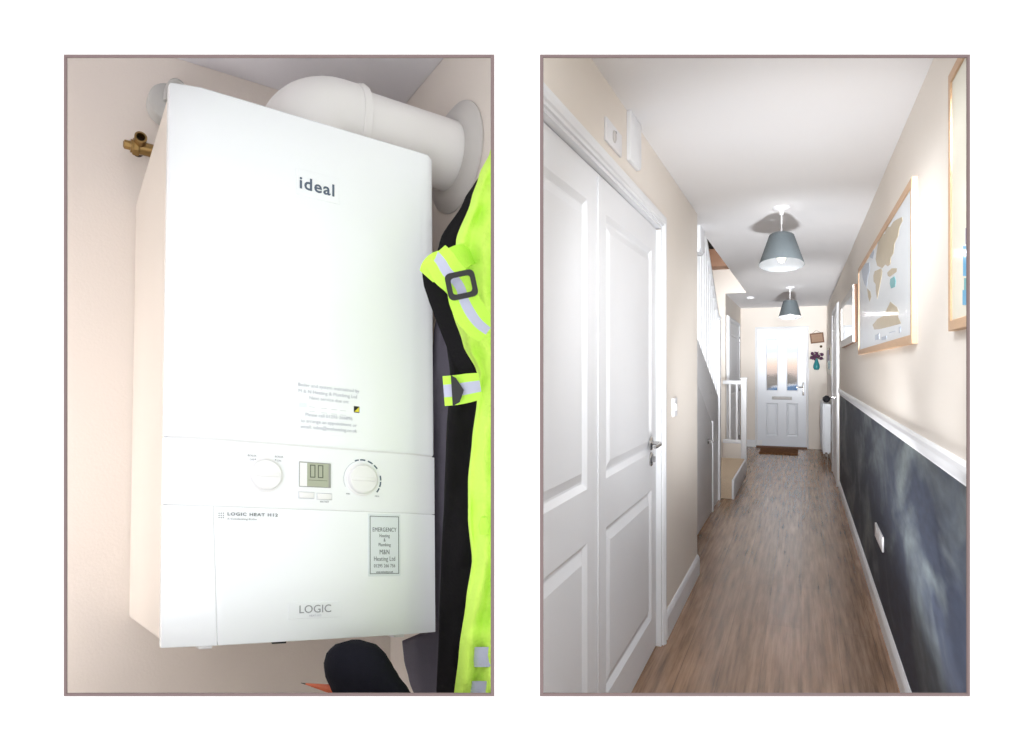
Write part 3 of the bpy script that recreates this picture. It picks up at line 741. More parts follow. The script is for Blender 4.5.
# left wall in two: above/round the double door
dY0, dY1, dZ = YN, pX(661.5, 400, -.64).y, 2.078
bm = nb(); box(bm, (XL-.10, YN, dZ), (XL, dY1, H)); struct('wall_left_over_door', bm, M['cream'])
sbox('wall_left', (XL-.10, dY1, 0), (XL, YC, H), M['cream'])
# dado, skirtings
def mould(name, X, sgn, y0, y1, prof, m):
    b = nb(); sweep_profile(b, [(Vector((X, y, 0)), Vector((sgn, 0, 0)), Vector((0, 0, 1))) for y in (y0, y1)], prof); return struct(name, b, m)
mould('trim_3', XR, -1, YN, YCH, [(0, 1.068), (.007, 1.068), (.009, 1.076), (.009, 1.088), (.017, 1.092), (.018, 1.108), (.014, 1.122), (.006, 1.13), (0, 1.13)], M['gloss'])
mould('trim_4', XR, -1, YN, YCH+.0, [(0, 0), (.016, 0), (.016, .07), (.011, .082), (.004, .092), (0, .092)], M['gloss'])
mould('baseboard_left', XL, 1, dY1+.075, YC+.0, [(0, 0), (.016, 0), (.016, .105), (.011, .12), (.004, .13), (0, .13)], M['gloss'])
bm = nb(); box(bm, (-.97, YE-.014, 0), (-.62, YE, .12)); struct('baseboard_far_left', bm, M['gloss'])
bm = nb(); box(bm, (.31, YE-.014, 0), (XR, YE, .12)); struct('baseboard_far_right', bm, M['gloss'])

# ---- double cupboard doors, left
def architrave(bmq, s0, s1, t1, w=.07, d=.02, t0=0, left=True, right=True):
    prof = [(0, -.0), (0, d*.55), (.010, d*.62), (.014, d*.9), (.03, d), (w*.8, d*.85), (w*.93, d*.6), (w, d*.3), (w, 0)]
    path = []
    if left: path += [((s0, t0), (-1, 0)), ((s0, t1), (-1, 1))]
    else: path += [((s0, t1), (0, 1))]
    if right: path += [((s1, t1), (1, 1)), ((s1, t0), (1, 0))]
    else: path += [((s1, t1), (0, 1))]
    rings = [[bmq.verts.new((o[0]+a[0]*p, o[1]+a[1]*p, q)) for p, q in prof] for o, a in path]
    n = len(prof)
    for a, b in zip(rings, rings[1:]):
        for i in range(n): bmq.faces.new((a[i], a[(i+1) % n], b[(i+1) % n], b[i]))
    bmq.faces.new(rings[0]); bmq.faces.new(rings[-1][::-1])
d1 = sthing('door_1', Vector((XL, dY1, 0)))
bm = nb(); architrave(bm, dY0+.0, dY1, dZ, w=.058, left=False); obj('architrave', bm, M['gloss'], d1, wallL(XL))
bm = nb(); box(bm, (dY0, dZ-.012, -.10), (dY1-.001, dZ, .002)); box(bm, (dY1-.022, 0.0, -.10), (dY1, dZ-.02, .002)); obj('door_frame', bm, M['gloss'], d1, wallL(XL))
DXP = XL-.022
ym = pX(597.5, 400, DXP).y; y_end = dY1-.024
w2 = y_end-ym-.002
P1 = [(.115, w2-.115, .165, .785, 'p'), (.115, w2-.115, .965, 1.935, 'p')]
bm = nb(); grid_leaf(bm, w2, dZ-.022, .035, P1, .06, .014); leafR = obj('door_leaf', bm, M['gloss'], d1, lambda p: wallL(DXP, ym+.002)((p[0], p[1]+.006, p[2])))
w1 = ym-YN-.002
bm = nb(); grid_leaf(bm, w1, dZ-.022, .035, [(.02, w1-.125, .165, .785, 'p'), (.02, w1-.125, .965, 1.935, 'p')], .06, .014); leafL = obj('door_leaf', bm, M['gloss'], d1, lambda p: wallL(DXP, YN)((p[0], p[1]+.006, p[2])))
# astragal bead on the meeting edge
bm = nb(); box(bm, (ym-.006, .006, 0), (ym+.010, dZ-.026, .006), .002); obj('meeting_bead', bm, M['gloss'], leafR, wallL(DXP), True)
# lever handle and keyhole escutcheon
hp = pX(650.5, 443, DXP); kp = pX(651, 455, DXP)
lev = None
bm = nb(); lathe(bm, [(.034, 0), (.034, .006), (.029, .010)], hp, (1, 0, 0), 28); lev = obj('handle_rose', bm, M['chrome'], leafR, None, True)
bm = nb(); tube(bm, [hp, hp+Vector((.03, 0, 0)), hp+Vector((.045, -.004, 0)), hp+Vector((.05, -.03, .0)), hp+Vector((.05, -.11, -.004)), hp+Vector((.044, -.125, -.005))], [.009, .009, .0095, .0095, .008, .007], 14); obj('lever', bm, M['chrome'], lev, None, True)
bm = nb(); lathe(bm, [(.034, 0), (.034, .006), (.029, .010)], pX(650.5, 459, DXP), (1, 0, 0), 28); obj('thumbturn_rose', bm, M['chrome'], leafR, None, True)
bm = nb(); c = pX(650.5, 459, DXP); box(bm, c+Vector((.006, -.004, -.014)), c+Vector((.024, .004, .014)), .002); obj('thumbturn', bm, M['bronze'], leafR, None, True)

# ---- fittings on the left wall
def proud(pa, pb, y):
    """near edge seen from pa (at the wall) to pb (front corner): its Y and how far it stands out"""
    Y = pX(pa, y, XL).y; q = pY(pb, y, Y); return Y, q.x-XL
y0_, dep = proud(604, 606.8, 127); y1_ = pX(622, 145, XL+dep).y
zt_ = pX(606.5, 115.5, XL+dep).z; zb_ = pX(606.5, 139.5, XL+dep).z
bx = thing('thermostat', 'small square white thermostat box high above the cupboard doors', 'thermostat', Vector((XL, (y0_+y1_)/2, zb_)))
bm = nb(); box(bm, (XL, y0_, zb_), (XL+dep, y1_, zt_), .003); obj('case', bm, M['plastic'], bx, None, True)
zc = (zt_+zb_)/2; yc_ = (y0_+y1_)/2
bm = nb(); lathe(bm, [(.022, 0), (.022, .005), (.018, .007)], (XL+dep-.001, yc_-.01, zc), (1, 0, 0), 24); obj('dial', bm, M['rubber'], bx, None, True)
bm = nb(); box(bm, (XL+dep-.001, yc_+.012, zc+.02), (XL+dep+.002, yc_+.026, zc+.028), .001); obj('indicator_window', bm, M['grey_ink'], bx)
yb0, dep = proud(626.5, 631, 130); yb1 = pX(641.5, 140, XL+dep).y
zb0 = pX(630, 158.5, XL+dep).z
mb = thing('wall_cover_box', 'tall plain white boxed cover reaching up to the ceiling above the cupboard doors', 'box cover', Vector((XL, (yb0+yb1)/2, zb0)))
bm = nb(); rr = .035; pts = [(XL, yb0, H-.001), (XL, yb0, zb0)] + [(XL, yb1-rr+rr*math.sin(a), zb0+rr-rr*math.cos(a)) for a in [math.radians(x) for x in range(0, 91, 15)]] + [(XL, yb1, H-.001)]
prism(bm, pts, (dep, 0, 0), bev=.003); obj('cover', bm, M['gloss'], mb, None, True)
# light switch
p = pX(673.5, 407, XL); yw = .055; z_ = .05
ls = thing('light_switch', 'white rocker light switch on the wall beside the cupboard door handle', 'light switch', p)
bm = nb(); box(bm, (XL, p.y-yw, p.z-z_), (XL+.012, p.y+yw, p.z+z_), .003); obj('plate', bm, M['plastic'], ls, None, True)
bm = nb(); box(bm, (XL+.011, p.y-.014, p.z-.018), (XL+.018, p.y+.014, p.z+.018), .002); obj('rocker', bm, M['plastic'], ls, None, True)

# ---------------------------------------------------------------- stairs
st = thing('staircase', 'white painted staircase with slim balusters rising behind the left wall', 'staircase', Vector((XS2, 7.6, 0)))
Pu = [pX(698.6, 341.5, XS2), pX(719, 398, XS2)]; Pl = [pX(698.6, 386, XS2), pX(710, 417.6, XS2)]
def ln(P, y): k = (y-P[0].y)/(P[1].y-P[0].y); return P[0].z+(P[1].z-P[0].z)*k
yn0 = pX(718.5, 400, XS2).y
ys = YC+.01
bm = nb(); prism(bm, [(XS2, ys, ln(Pl, ys)), (XS2, yn0, ln(Pl, yn0)), (XS2, yn0, ln(Pu, yn0)), (XS2, ys, ln(Pu, ys))], (-.035, 0, 0), bev=.004); obj('stringer', bm, M['gloss'], st, None, True)
bm = nb(); prism(bm, [(XS2-.004, ys, 0), (XS2-.004, yn0, 0), (XS2-.004, yn0, ln(Pl, yn0)+.002), (XS2-.004, ys, ln(Pl, ys)+.002)], (-.02, 0, 0)); obj('side_panel', bm, M['gloss'], st)
bm = nb()
for px, py in ((705, 380-13), (711, 393)):
    c = pX(px, py, XS2); bm = nb(); lathe(bm, [(.013, 0), (.012, .002)], c, (1, 0, 0), 16); obj('screw_cover', bm, M['zinc'], st)
# newels
def newel(cx, cy, z0, z1, w=.09, cap=True):
    bmq = nb(); box(bmq, (cx-w/2, cy-w/2, z0), (cx+w/2, cy+w/2, z1), .004)
    o = obj('newel_post', bmq, M['gloss'], st, None, True)
    if cap:
        bmq = nb(); lathe(bmq, [(.025, 0), (.05, .006), (.054, .02), (.05, .036), (.03, .052), (.008, .058)], (cx, cy, z1), (0, 0, 1), 24); obj('newel_cap', bmq, M['gloss'], o, None, True)
nyc = yn0+.045; ntop = pX(722, 322, XS2).z
newel(XS2-.03, nyc, 0, ntop, .092)
# handrail + balusters
ha, hb = pX(705.5, 236, XS2), pX(719, 318, XS2)
hb = Vector((XS2-.02, yn0, hb.z)); ha = Vector((XS2-.02, ha.y, ha.z)); hd = (ha-hb); ha = hb+hd*1.02
bm = nb(); dirv = hd.normalized()
sweep_profile(bm, [(hb, Vector((1, 0, 0)), Vector((0, 0, 1))), (ha, Vector((1, 0, 0)), Vector((0, 0, 1)))], [(-.03, -.03), (-.03, .01), (-.018, .03), (.018, .03), (.03, .01), (.03, -.03)]); obj('handrail', bm, M['gloss'], st, None, True)
nb_ = 9
for i in range(nb_):
    y = yn0-.14-i*.165
    if y < YC+.12: break
    zt = hb.z+(ha.z-hb.z)*(y-hb.y)/(ha.y-hb.y)-.02; zt = min(zt, 3.0)
    bmq = nb(); box(bmq, (XS2-.036, y-.016, ln(Pu, y)-.005), (XS2-.004, y+.016, zt), .003); obj('baluster', bmq, M['gloss'], st, None, True)
# upper landing newel drop at the wall end
c0 = pX(699, 250, XL-.03); c1 = pX(704.5, 250, XL-.03)
bm = nb(); zt = H+.2; box(bm, (XL-.085, c0.y+.06, c0.z+.02), (XL-.028, c1.y, zt), .004); dp = obj('landing_post', bm, M['gloss'], st, None, True)
bm = nb(); box(bm, (XL-.078, c0.y+.07, c0.z-.0), (XL-.036, c1.y-.02, c0.z+.022), .008); obj('post_drop', bm, M['gloss'], dp, None, True)
# bottom steps
sY0, sY1, sZ = pZ(728, 499, 0).y, 9.35, .215
bm = nb(); box(bm, (-1.7, sY0, 0), (-.665, sY1, sZ), .008); obj('step', bm, M['carpet'], st, None, True)['label'] = 'beige carpeted bottom step'
bm = nb(); box(bm, (-.668, sY0-.004, 0), (-.645, sY1, sZ-.012), .004); obj('step_end_board', bm, M['gloss'], st, None, True)
for i in range(1, 9):                           # the flight climbing back toward the near end behind the stringer
    y1_s = sY0-.2-(i-1)*.42; 
    if y1_s < YC+.1: break
    bm = nb(); box(bm, (-1.7, max(ys, y1_s-.42), 0.02), (XS2-.04, y1_s, sZ+.1*i+.05), .006); obj('step', bm, M['carpet'], st, None, True)
# short newel and low balustrade at the foot
ny2 = pZ(744, 471, 0).y; nx2 = -.70
bm = nb(); box(bm, (nx2-.035, ny2-.035, 0), (nx2+.035, ny2+.035, pY(744, 379, ny2).z), .004); sn = obj('newel_post', bm, M['gloss'], st, None, True); sn['label'] = 'short square newel at the stair foot'
bm = nb(); zq = pY(744, 379, ny2).z; box(bm, (nx2-.045, ny2-.045, zq), (nx2+.045, ny2+.045, zq+.018), .005); obj('newel_cap', bm, M['gloss'], sn, None, True)
zr, zbr = pY(734, 382, ny2).z, pY(734, 441, ny2).z
bm = nb(); box(bm, (XF+.002, ny2-.025, zr-.03), (nx2-.036, ny2+.025, zr+.02), .006); obj('low_rail', bm, M['gloss'], st, None, True)
bm = nb(); box(bm, (XF+.002, ny2-.02, zbr-.03), (nx2-.036, ny2+.02, zbr+.02), .004); obj('low_rail', bm, M['gloss'], st, None, True)
bm = nb(); box(bm, (XF+.002, ny2-.015, .0), (nx2-.036, ny2+.015, zbr-.031)); obj('low_panel', bm, M['cream'], st, None)
for k in range(1, 3):
    x = XF+(nx2-XF)*k/3; bm = nb(); box(bm, (x-.012, ny2-.012, zbr+.018), (x+.012, ny2+.012, zr-.028), .002); obj('low_baluster', bm, M['gloss'], st, None, True)

# under-stair cupboard door
YD0, YD1 = YC+.25, pX(711, 470, XS2).y
d2 = sthing('door_2', Vector((XS2, YD1, 0)))
zt = lambda y: ln(Pl, y)-.03
bm = nb(); prism(bm, [(XS2-.003, YD0, .012), (XS2-.003, YD1, .012), (XS2-.003, YD1, zt(YD1)), (XS2-.003, YD0, zt(YD0))], (.014, 0, 0), bev=.002); dl = obj('door_leaf', bm, M['gloss'], d2, None, True)
bm = nb(); y2_ = YD1+.012
prism(bm, [(XS2-.003, y2_, 0), (XS2-.003, y2_+.07, 0), (XS2-.003, y2_+.07, ln(Pl, y2_+.07)), (XS2-.003, y2_, ln(Pl, y2_))], (.022, 0, 0), bev=.003); obj('door_frame', bm, M['gloss'], d2, None, True)
c = pX(706.5, 441, XS2); bm = nb(); lathe(bm, [(.026, 0), (.026, .008), (.022, .011)], c+Vector((.010, 0, 0)), (1, 0, 0), 24); hr = obj('handle_rose', bm, M['chrome'], dl, None, True)
bm = nb(); tube(bm, [c+Vector((.012, 0, 0)), c+Vector((.05, 0, 0)), c+Vector((.058, -.02, 0)), c+Vector((.058, -.12, 0))], [.01, .01, .0105, .008], 12); obj('lever', bm, M['chrome'], hr, None, True)

# stairwell enclosure
WH = 4.3
sbox('wall_stairwell', (-1.8, YC-.1, 0), (-1.7, 10.24, WH), M['cream'])
sbox('wall_stairwell_near', (-1.7, YC-.1, 0), (XL-.102, YC, WH), M['cream'])
bm = nb(); box(bm, (-1.7, 10.11, 0), (XF-.004, 10.139, WH)); box(bm, (XF-.004, 10.11, H), (-.66, 10.139, WH)); struct('wall_stairwell_far', bm, M['cream'])
sbox('wall_upper_right', (-.69, YC, H+.221), (-.6, 10.14, WH), M['cream'])
bm = nb()
box(bm, (-1.8, YC-.1, WH), (-.6, 10.24, WH+.1))
struct('ceiling_stairwell', bm, M['ceil'])
# upstairs things glimpsed over the rail
tp = pY(714, 270, 10.1); bt = pY(712, 253, 10.1)
bm = nb(); box(bm, (-1.5, 9.75, tp.z), (-.72, 10.105, bt.z), .01); tag(obj('wooden_chest', bm, M['brownwood'], None, None, True), 'brown wooden chest on the upstairs landing glimpsed over the stair rail', 'chest')
bm = nb(); 
bmesh.ops.create_icosphere(bm, subdivisions=4, radius=1)
for v in bm.verts:
    n_ = noise.noise(v.co*2.2)*.22+noise.noise(v.co*6)*.08; v.co = v.co*(1+n_); v.co = Vector((v.co.x*.36-1.08, v.co.y*.17+9.94, v.co.z*.16+bt.z+.19))
tag(obj('blanket_heap', bm, M['darkprint'], None, None, 'all'), 'dark patterned blanket heap on top of the brown landing chest', 'blanket')

# left far wall and its door
bm = nb(); box(bm, (XF-.1, 10.14, 0), (XF, YE, H)); struct('wall_left_far', bm, M['cream'])
d3 = sthing('door_3', Vector((XF, 10.5, 0)))
D3a, D3b = 10.35, 12.05
bm = nb(); grid_leaf(bm, D3b-D3a, 2.02, .03, [(.3, D3b-D3a-.25, .2, .8, 'p'), (.3, D3b-D3a-.25, .97, 1.85, 'p')], .04, .01); l3 = obj('door_leaf', bm, M['gloss'], d3, lambda p: wallL(XF+.032, D3a)((p[0], p[1]+.01, p[2])))
bm = nb(); architrave(bm, D3a-.01, D3b+.01, 2.04, d=.045); obj('architrave', bm, M['gloss'], d3, wallL(XF))
for py in (340, 388, 437):
    c = pX(739.8, py, XF+.035); bm = nb(); box(bm, (XF+.03, D3b-.035, c.z-.045), (XF+.05, D3b-.005, c.z+.045), .003); obj('hinge', bm, M['bronze'], l3, None, True)

# ---------------------------------------------------------------- front door
def fx(px): return pY(px, 390, YE).x
def fz(py): return pY(781, py, YE).z
fx0, fx1, ftop = fx(757.5), fx(806), fz(329)
d4 = sthing('door_4', Vector(((fx0+fx1)/2, YE, 0)))
bm = nb(); architrave(bm, fx0-.004, fx1+.004, ftop+.004, w=.036, d=.03); obj('door_frame', bm, M['gloss'], d4, wallF(YE))
W4 = fx1-fx0; off = fx0
def rx(px): return fx(px)-off
Z4 = .03
pan = [(rx(766), rx(778), fz(391)-Z4, fz(339)-Z4, 'g'), (rx(786.5), rx(798), fz(391)-Z4, fz(339)-Z4, 'g'),
       (rx(766), rx(778), .17, fz(403)-Z4, 'r'), (rx(786.5), rx(798), .17, fz(403)-Z4, 'r')]
YL = YE-.004
bm = nb(); grid_leaf(bm, W4, ftop-Z4, .05, pan, .04, .012); 
lf4 = obj('door_leaf', bm, M['fdoor'], d4, lambda p: Vector((off+p[0], YL-p[2], p[1]+Z4)))
for k in (0, 1):
    s0, s1, t0, t1, _ = pan[k]; bm = nb(); box(bm, (off+s0+.004, YL+.02, t0+Z4+.004), (off+s1-.004, YL+.026, t1+Z4-.004)); obj('glass_pane', bm, M['glass'], lf4)
bm = nb(); c = pY(782, 398, YL); box(bm, (c.x-.16, YL-.018, c.z-.026), (c.x+.16, YL, c.z+.026), .006); lb = obj('letterbox', bm, M['zinc'], lf4, None, True)
bm = nb(); box(bm, (c.x-.125, YL-.022, c.z-.014), (c.x+.125, YL-.017, c.z+.014), .003); obj('letterbox_flap', bm, M['rubber'], lb, None, True)
bm = nb(); c = pY(803.3, 389, YL); box(bm, (c.x-.014, YL-.012, c.z-.11), (c.x+.014, YL, c.z+.11), .004); hb_ = obj('handle_plate', bm, M['chrome'], lf4, None, True)
bm = nb(); tube(bm, [(c.x, YL-.01, c.z+.03), (c.x, YL-.05, c.z+.03), (c.x-.02, YL-.055, c.z+.03), (c.x-.11, YL-.055, c.z+.03)], .009, 12); obj('lever', bm, M['chrome'], hb_, None, True)
for py in (342, 387, 434):
    c = pY(757, py, YL); bm = nb(); box(bm, (off-.012, YL-.012, c.z-.05), (off+.012, YL+.01, c.z+.05), .004); obj('hinge', bm, M['gloss'], lf4, None, True)
bm = nb(); box(bm, (fx0-.02, YE-.06, 0), (fx1+.02, YE-.001, .028), .004); obj('threshold', bm, M['darkframe'], d4, None, True)
# cut the far wall round the door: rebuild wall_far with an opening
o = bpy.data.objects['wall_far']; bm = nb()
box(bm, (-1.1, YE, 0), (fx0+.001, YE+.1, H)); box(bm, (fx1-.001, YE, 0), (XR, YE+.1, H)); box(bm, (fx0+.001, YE, ftop-.001), (fx1-.001, YE+.1, H)); bm.to_mesh(o.data); bm.free()
# door chain keeper on the frame right
c = pY(808, 376, YE); bm = nb(); box(bm, (c.x-.018, YE-.045, c.z-.13), (c.x+.018, YE-.024, c.z+.13), .005); tag(obj('entry_chime', bm, M['plastic'], None, None, True), 'slim vertical grey-white contact sensor on the right front door frame', 'sensor')
# doormat
ma, mb2 = pZ(760, 448.2, 0), pZ(798, 455.5, 0)
bm = nb(); box(bm, (ma.x+.02, mb2.y, .0), (pZ(798, 455, 0).x, ma.y, .018), .005); mt_ = obj('doormat', bm, M['coir'], None, None, True); tag(mt_, 'brown coir doormat on the floor before the front door', 'doormat')

# outside beyond the door
sbox('ground', (-30, YE+.12, -.35), (30, 90, -.2), M['tarmac'])
bm = nb()
for i in range(26):
    bmesh.ops.create_icosphere(bm, subdivisions=3, radius=1, matrix=Matrix.Translation((2+i*.62-8, 44+random.random(), .15)) @ Matrix.Diagonal((.8, .7, .6+random.random()*.3, 1)))
for v in bm.verts: v.co += Vector((noise.noise(v.co*2), noise.noise(v.co*2+Vector((5, 5, 5))), noise.noise(v.co*2.3)))*.25
tag(obj('hedge', bm, M['hedge'], None, None, 'all'), 'brownish hedge blurred through the front door glass', 'hedge')
car = thing('parked_car', 'blue car parked outside, blurred through the right front door pane', 'car', Vector((2.0, 24, -.2)))
cc0 = pY(796, 386, 24); cx_ = cc0.x
prof = [(-2.1, .35), (-2.15, .75), (-1.9, .95), (-1.2, 1.02), (-.6, 1.45), (.7, 1.48), (1.35, 1.05), (2.0, .92), (2.15, .65), (2.1, .35)]
car.location = (cx_+1.2, 24, -.2)
bm = nb(); prism(bm, [(cx_+1.2+x, 23.2, z-.2) for x, z in prof], (0, 1.6, 0), bev=.06); obj('body', bm, M['carblue'], car, None, True)
bm = nb(); prism(bm, [(cx_+1.2+x, 23.17, z-.2) for x, z in ((-1.05, 1.03), (-.55, 1.38), (.62, 1.4), (1.15, 1.05))], (0, .04, 0)); obj('side_window', bm, M['carglass'], car)
for x in (-1.35, 1.35):
    bm = nb(); lathe(bm, [(.2, -.01), (.32, 0), (.34, .05), (.34, .2)], (cx_+1.2+x, 23.12, .14), (0, 1, 0), 28); obj('wheel', bm, M['rubberblack'], car, None, True)

# ---------------------------------------------------------------- right wall door, radiator
D5a, D5b = 8.95, 10.15
d5 = sthing('door_5', Vector((XR, D5a, 0)))
bm = nb(); architrave(bm, D5a, D5b, 2.05, w=.08, d=.03); obj('architrave', bm, M['gloss'], d5, wallR(XR))
bm = nb(); grid_leaf(bm, D5b-D5a, 2.03, .02, [(.15, D5b-D5a-.15, .2, .8, 'p'), (.15, D5b-D5a-.15, .97, 1.85, 'p')], .04, .008); l5 = obj('door_leaf', bm, M['gloss'], d5, lambda p: wallR(XR-.021, D5a)((p[0], p[1]+.008, p[2])))
c = Vector((XR-.022, D5a+.1, 1.02)); bm = nb(); lathe(bm, [(.026, 0), (.026, .008), (.02, .011)], c, (-1, 0, 0), 24); h5 = obj('handle_rose', bm, M['chrome'], l5, None, True)
bm = nb(); tube(bm, [c, c+Vector((-.05, 0, 0)), c+Vector((-.056, .02, 0)), c+Vector((-.056, .12, 0))], [.009, .009, .0095, .008], 12); obj('lever', bm, M['chrome'], h5, None, True)
# radiator
ra = thing('radiator', 'white panel radiator low on the right wall near the front door', 'radiator', Vector((XR, 11.4, .12)))
rz1, rz0 = pX(822, 402, XR-.12).z, .16
ry0, ry1 = 10.75, 12.1
bm = nb(); box(bm, (XR-.12, ry0, rz0), (XR-.095, ry1, rz1), .006)
n = 20
for i in range(n):
    y = ry0+.05+(ry1-ry0-.1)*i/(n-1); box(bm, (XR-.126, y-.012, rz0+.05), (XR-.119, y+.012, rz1-.05), .002)
obj('panel', bm, M['radiator'], ra, None, True)
bm = nb(); box(bm, (XR-.094, ry0+.01, rz0+.02), (XR-.02, ry0+.018, rz1-.005)); box(bm, (XR-.094, ry0+.02, rz1-.014), (XR-.03, ry1-.01, rz1-.008)); box(bm, (XR-.06, ry0+.02, rz0), (XR-.04, ry1-.02, rz1-.02)); box(bm, (XR-.045, 11.1, .3), (XR, 11.15, .7)); box(bm, (XR-.045, 11.8, .3), (XR, 11.85, .7)); obj('back_panel', bm, M['radiator'], ra)
bm = nb(); lathe(bm, [(.016, 0), (.02, .01), (.02, .05), (.014, .06)], (XR-.07, ry0-.03, rz0-.06), (0, 0, 1), 16); tube(bm, [(XR-.07, ry0-.03, 0), (XR-.07, ry0-.03, rz0-.05)], .008); tube(bm, [(XR-.07, ry0-.03, rz0-.03), (XR-.07, ry0+.03, rz0+.0)], .008); obj('valve', bm, M['chrome'], ra, None, True)
bm = nb()
bmesh.ops.create_icosphere(bm, subdivisions=3, radius=1)
for v in bm.verts:
    v.co *= 1+noise.noise(v.co*2)*.2; v.co = Vector((XR-.07+v.co.x*.05, 10.92+v.co.y*.12, rz1+.058+v.co.z*.05))
tag(obj('folded_glove', bm, M['darkthing'], None, None, 'all'), 'small black cloth bundle drying on top of the radiator', 'glove')

# ---------------------------------------------------------------- far-wall ornaments
c = pY(817, 338, YE); pl = thing('hanging_plaque', 'small brown wooden plaque hung slightly tilted above the vase of flowers', 'plaque', Vector((c.x, YE, c.z)))
def tilt(a): 
    ca, sa = math.cos(a), math.sin(a); return lambda p: Vector((c.x+p[0]*ca-p[1]*sa, YE-p[2], c.z+p[0]*sa+p[1]*ca))
hw, hh = .105, .085; T5 = tilt(math.radians(6))
bm = nb(); box(bm, (-hw, -hh, .002), (hw, hh, .012)); obj('panel', bm, M['palebrown'], pl, T5)
bm = nb(); box(bm, (-hw, hh-.02, .004), (hw, hh, .022)); box(bm, (-hw, -hh, .004), (hw, -hh+.02, .022)); box(bm, (-hw, -hh+.021, .004), (-hw+.02, hh-.021, .022)); box(bm, (hw-.02, -hh+.021, .004), (hw, hh-.021, .022)); obj('frame', bm, M['darkframe'], pl, T5)
bm = nb(); tube(bm, [(-.06, hh, .012), (0, hh+.045, .008), (.06, hh, .012)], .003, 6); obj('cord', bm, M['darkframe'], pl, T5)
cv = pY(816.5, 364, YE-.05); 
vs_ = thing('wall_vase', 'teal teardrop wall vase holding dark plum flowers beside the front door', 'vase', Vector((cv.x, YE-.05, cv.z-.08)))
bm = nb(); lathe(bm, [(.01, -.10), (.035, -.095), (.052, -.06), (.05, -.02), (.03, .04), (.018, .075), (.02, .09)], (cv.x, YE-.055, cv.z), (0, 0, 1), 28); obj('vase_body', bm, M['vase'], vs_, None, True)
bm = nb(); rnd = random.Random(3)
for i in range(26):
    a = rnd.uniform(0, 2*math.pi); r_ = rnd.uniform(.0, .10); cp = Vector((cv.x+r_*math.cos(a)*1.0, YE-.06+rnd.uniform(-.03, .03), cv.z+.14+r_*math.sin(a)*.7))
    bmesh.ops.create_icosphere(bm, subdivisions=2, radius=rnd.uniform(.014, .028), matrix=Matrix.Translation(cp))
obj('flowers', bm, M['flower'], vs_, None, True)
bm = nb()
for i in range(16):
    a = rnd.uniform(-.3, math.pi+.3); L_ = rnd.uniform(.08, .15); b0 = Vector((cv.x, YE-.055, cv.z+.08)); e = b0+Vector((math.cos(a)*L_, rnd.uniform(-.02, .02), math.sin(a)*L_*.9+.02))
    tube(bm, [b0, (b0+e)/2+Vector((0, 0, .012)), e], [.002, .006, .001], 6)
obj('leaves', bm, M['leaf'], vs_, None, True)
bm = nb(); c = pY(821, 346.5, YE); lathe(bm, [(.006, 0), (.006, .01), (.022, .012), (.022, .02)], c, (0, -1, 0), 16); tag(obj('coat_hook', bm, M['dark_metal'], None, None, True), 'small round dark knob hook between plaque and vase', 'hook')
# colourful narrow canvas on the right wall between door and corner
ca_, cb_ = pX(825.5, 350, XR), pX(828.8, 374, XR)
cp = thing('narrow_picture', 'narrow pink and teal canvas on the right wall past the inner door', 'picture', Vector((XR, 11.2, ca_.z-.3)))
y0_, y1_ = 10.8, 12.2
zt_, zb_ = pX(826, 349, XR-.02).z, pX(826, 374, XR-.02).z
bm = nb(); box(bm, (XR-.022, y0_, zb_), (XR, y1_, zt_), .002); obj('canvas', bm, M['mount'], cp)
bm = nb(); hz = zt_-zb_
box(bm, (XR-.0235, y0_+.3, zb_+hz*.45), (XR-.021, y1_-.1, zb_+hz*.9), mi=0); box(bm, (XR-.0245, y0_+.1, zb_+hz*.2), (XR-.0225, y0_+.9, zb_+hz*.5), mi=1); box(bm, (XR-.0243, y0_+.2, zb_+hz*.7), (XR-.0225, y0_+.6, zb_+hz*.95), mi=2)
obj('print', bm, [M['purple'], M['vase'], M['darkframe']], cp)

# ---------------------------------------------------------------- pictures on the right wall
def frame_pic(root, y0, y1, z0, z1, fw, fd, fm, pm, recess=.005):
    bmq = nb(); loc = lambda s, t, n_: Vector((XR-n_, s, t))
    cs = [(y0, z0, 1, 1), (y1, z0, -1, 1), (y1, z1, -1, -1), (y0, z1, 1, -1)]
    prof = [(0, 0.0), (0, fd-.002), (.002, fd), (fw-.002, fd), (fw, fd-.002), (fw, 0.0)]
    rings = [[bmq.verts.new(loc(a+sa*p, b+sb*p, q)) for p, q in prof] for a, b, sa, sb in cs]
    for k in range(4):
        A_, B_ = rings[k], rings[(k+1) % 4]
        for i in range(len(prof)): bmq.faces.new((A_[i], A_[(i+1) % len(prof)], B_[(i+1) % len(prof)], B_[i]))
    obj('frame', bmq, fm, root)
    bmq = nb(); box(bmq, (XR-fd+recess, y0+fw-.002, z0+fw-.002), (XR-.004, y1-fw+.002, z1-fw+.002)); obj('picture_sheet', bmq, pm, root)
    return XR-fd+recess
FD = .020; XFp = XR-FD
yA, yB = pX(911.5, 260, XFp).y, pX(858, 300, XFp).y
zB = pX(911.5, 343.5, XFp).z; zT = pX(911.5, 176.5, XFp).z
mp_ = thing('framed_world_map', 'large world map in a pale oak frame on the right wall', 'picture', Vector((XR, (yA+yB)/2, zB)))
xs_ = frame_pic(mp_, yA, yB, zB, zT, .035, FD, M['oak'], M['paper'])
def landp(bmq, pts, mi): 
    prism(bmq, [pX(x, y, xs_) for x, y in pts], (-.0012, 0, 0), mi)
def zz(pts, ox=850, oy=170, s=474/120): return [(ox+x/s, oy+y/s) for x, y in pts]
bm = nb()
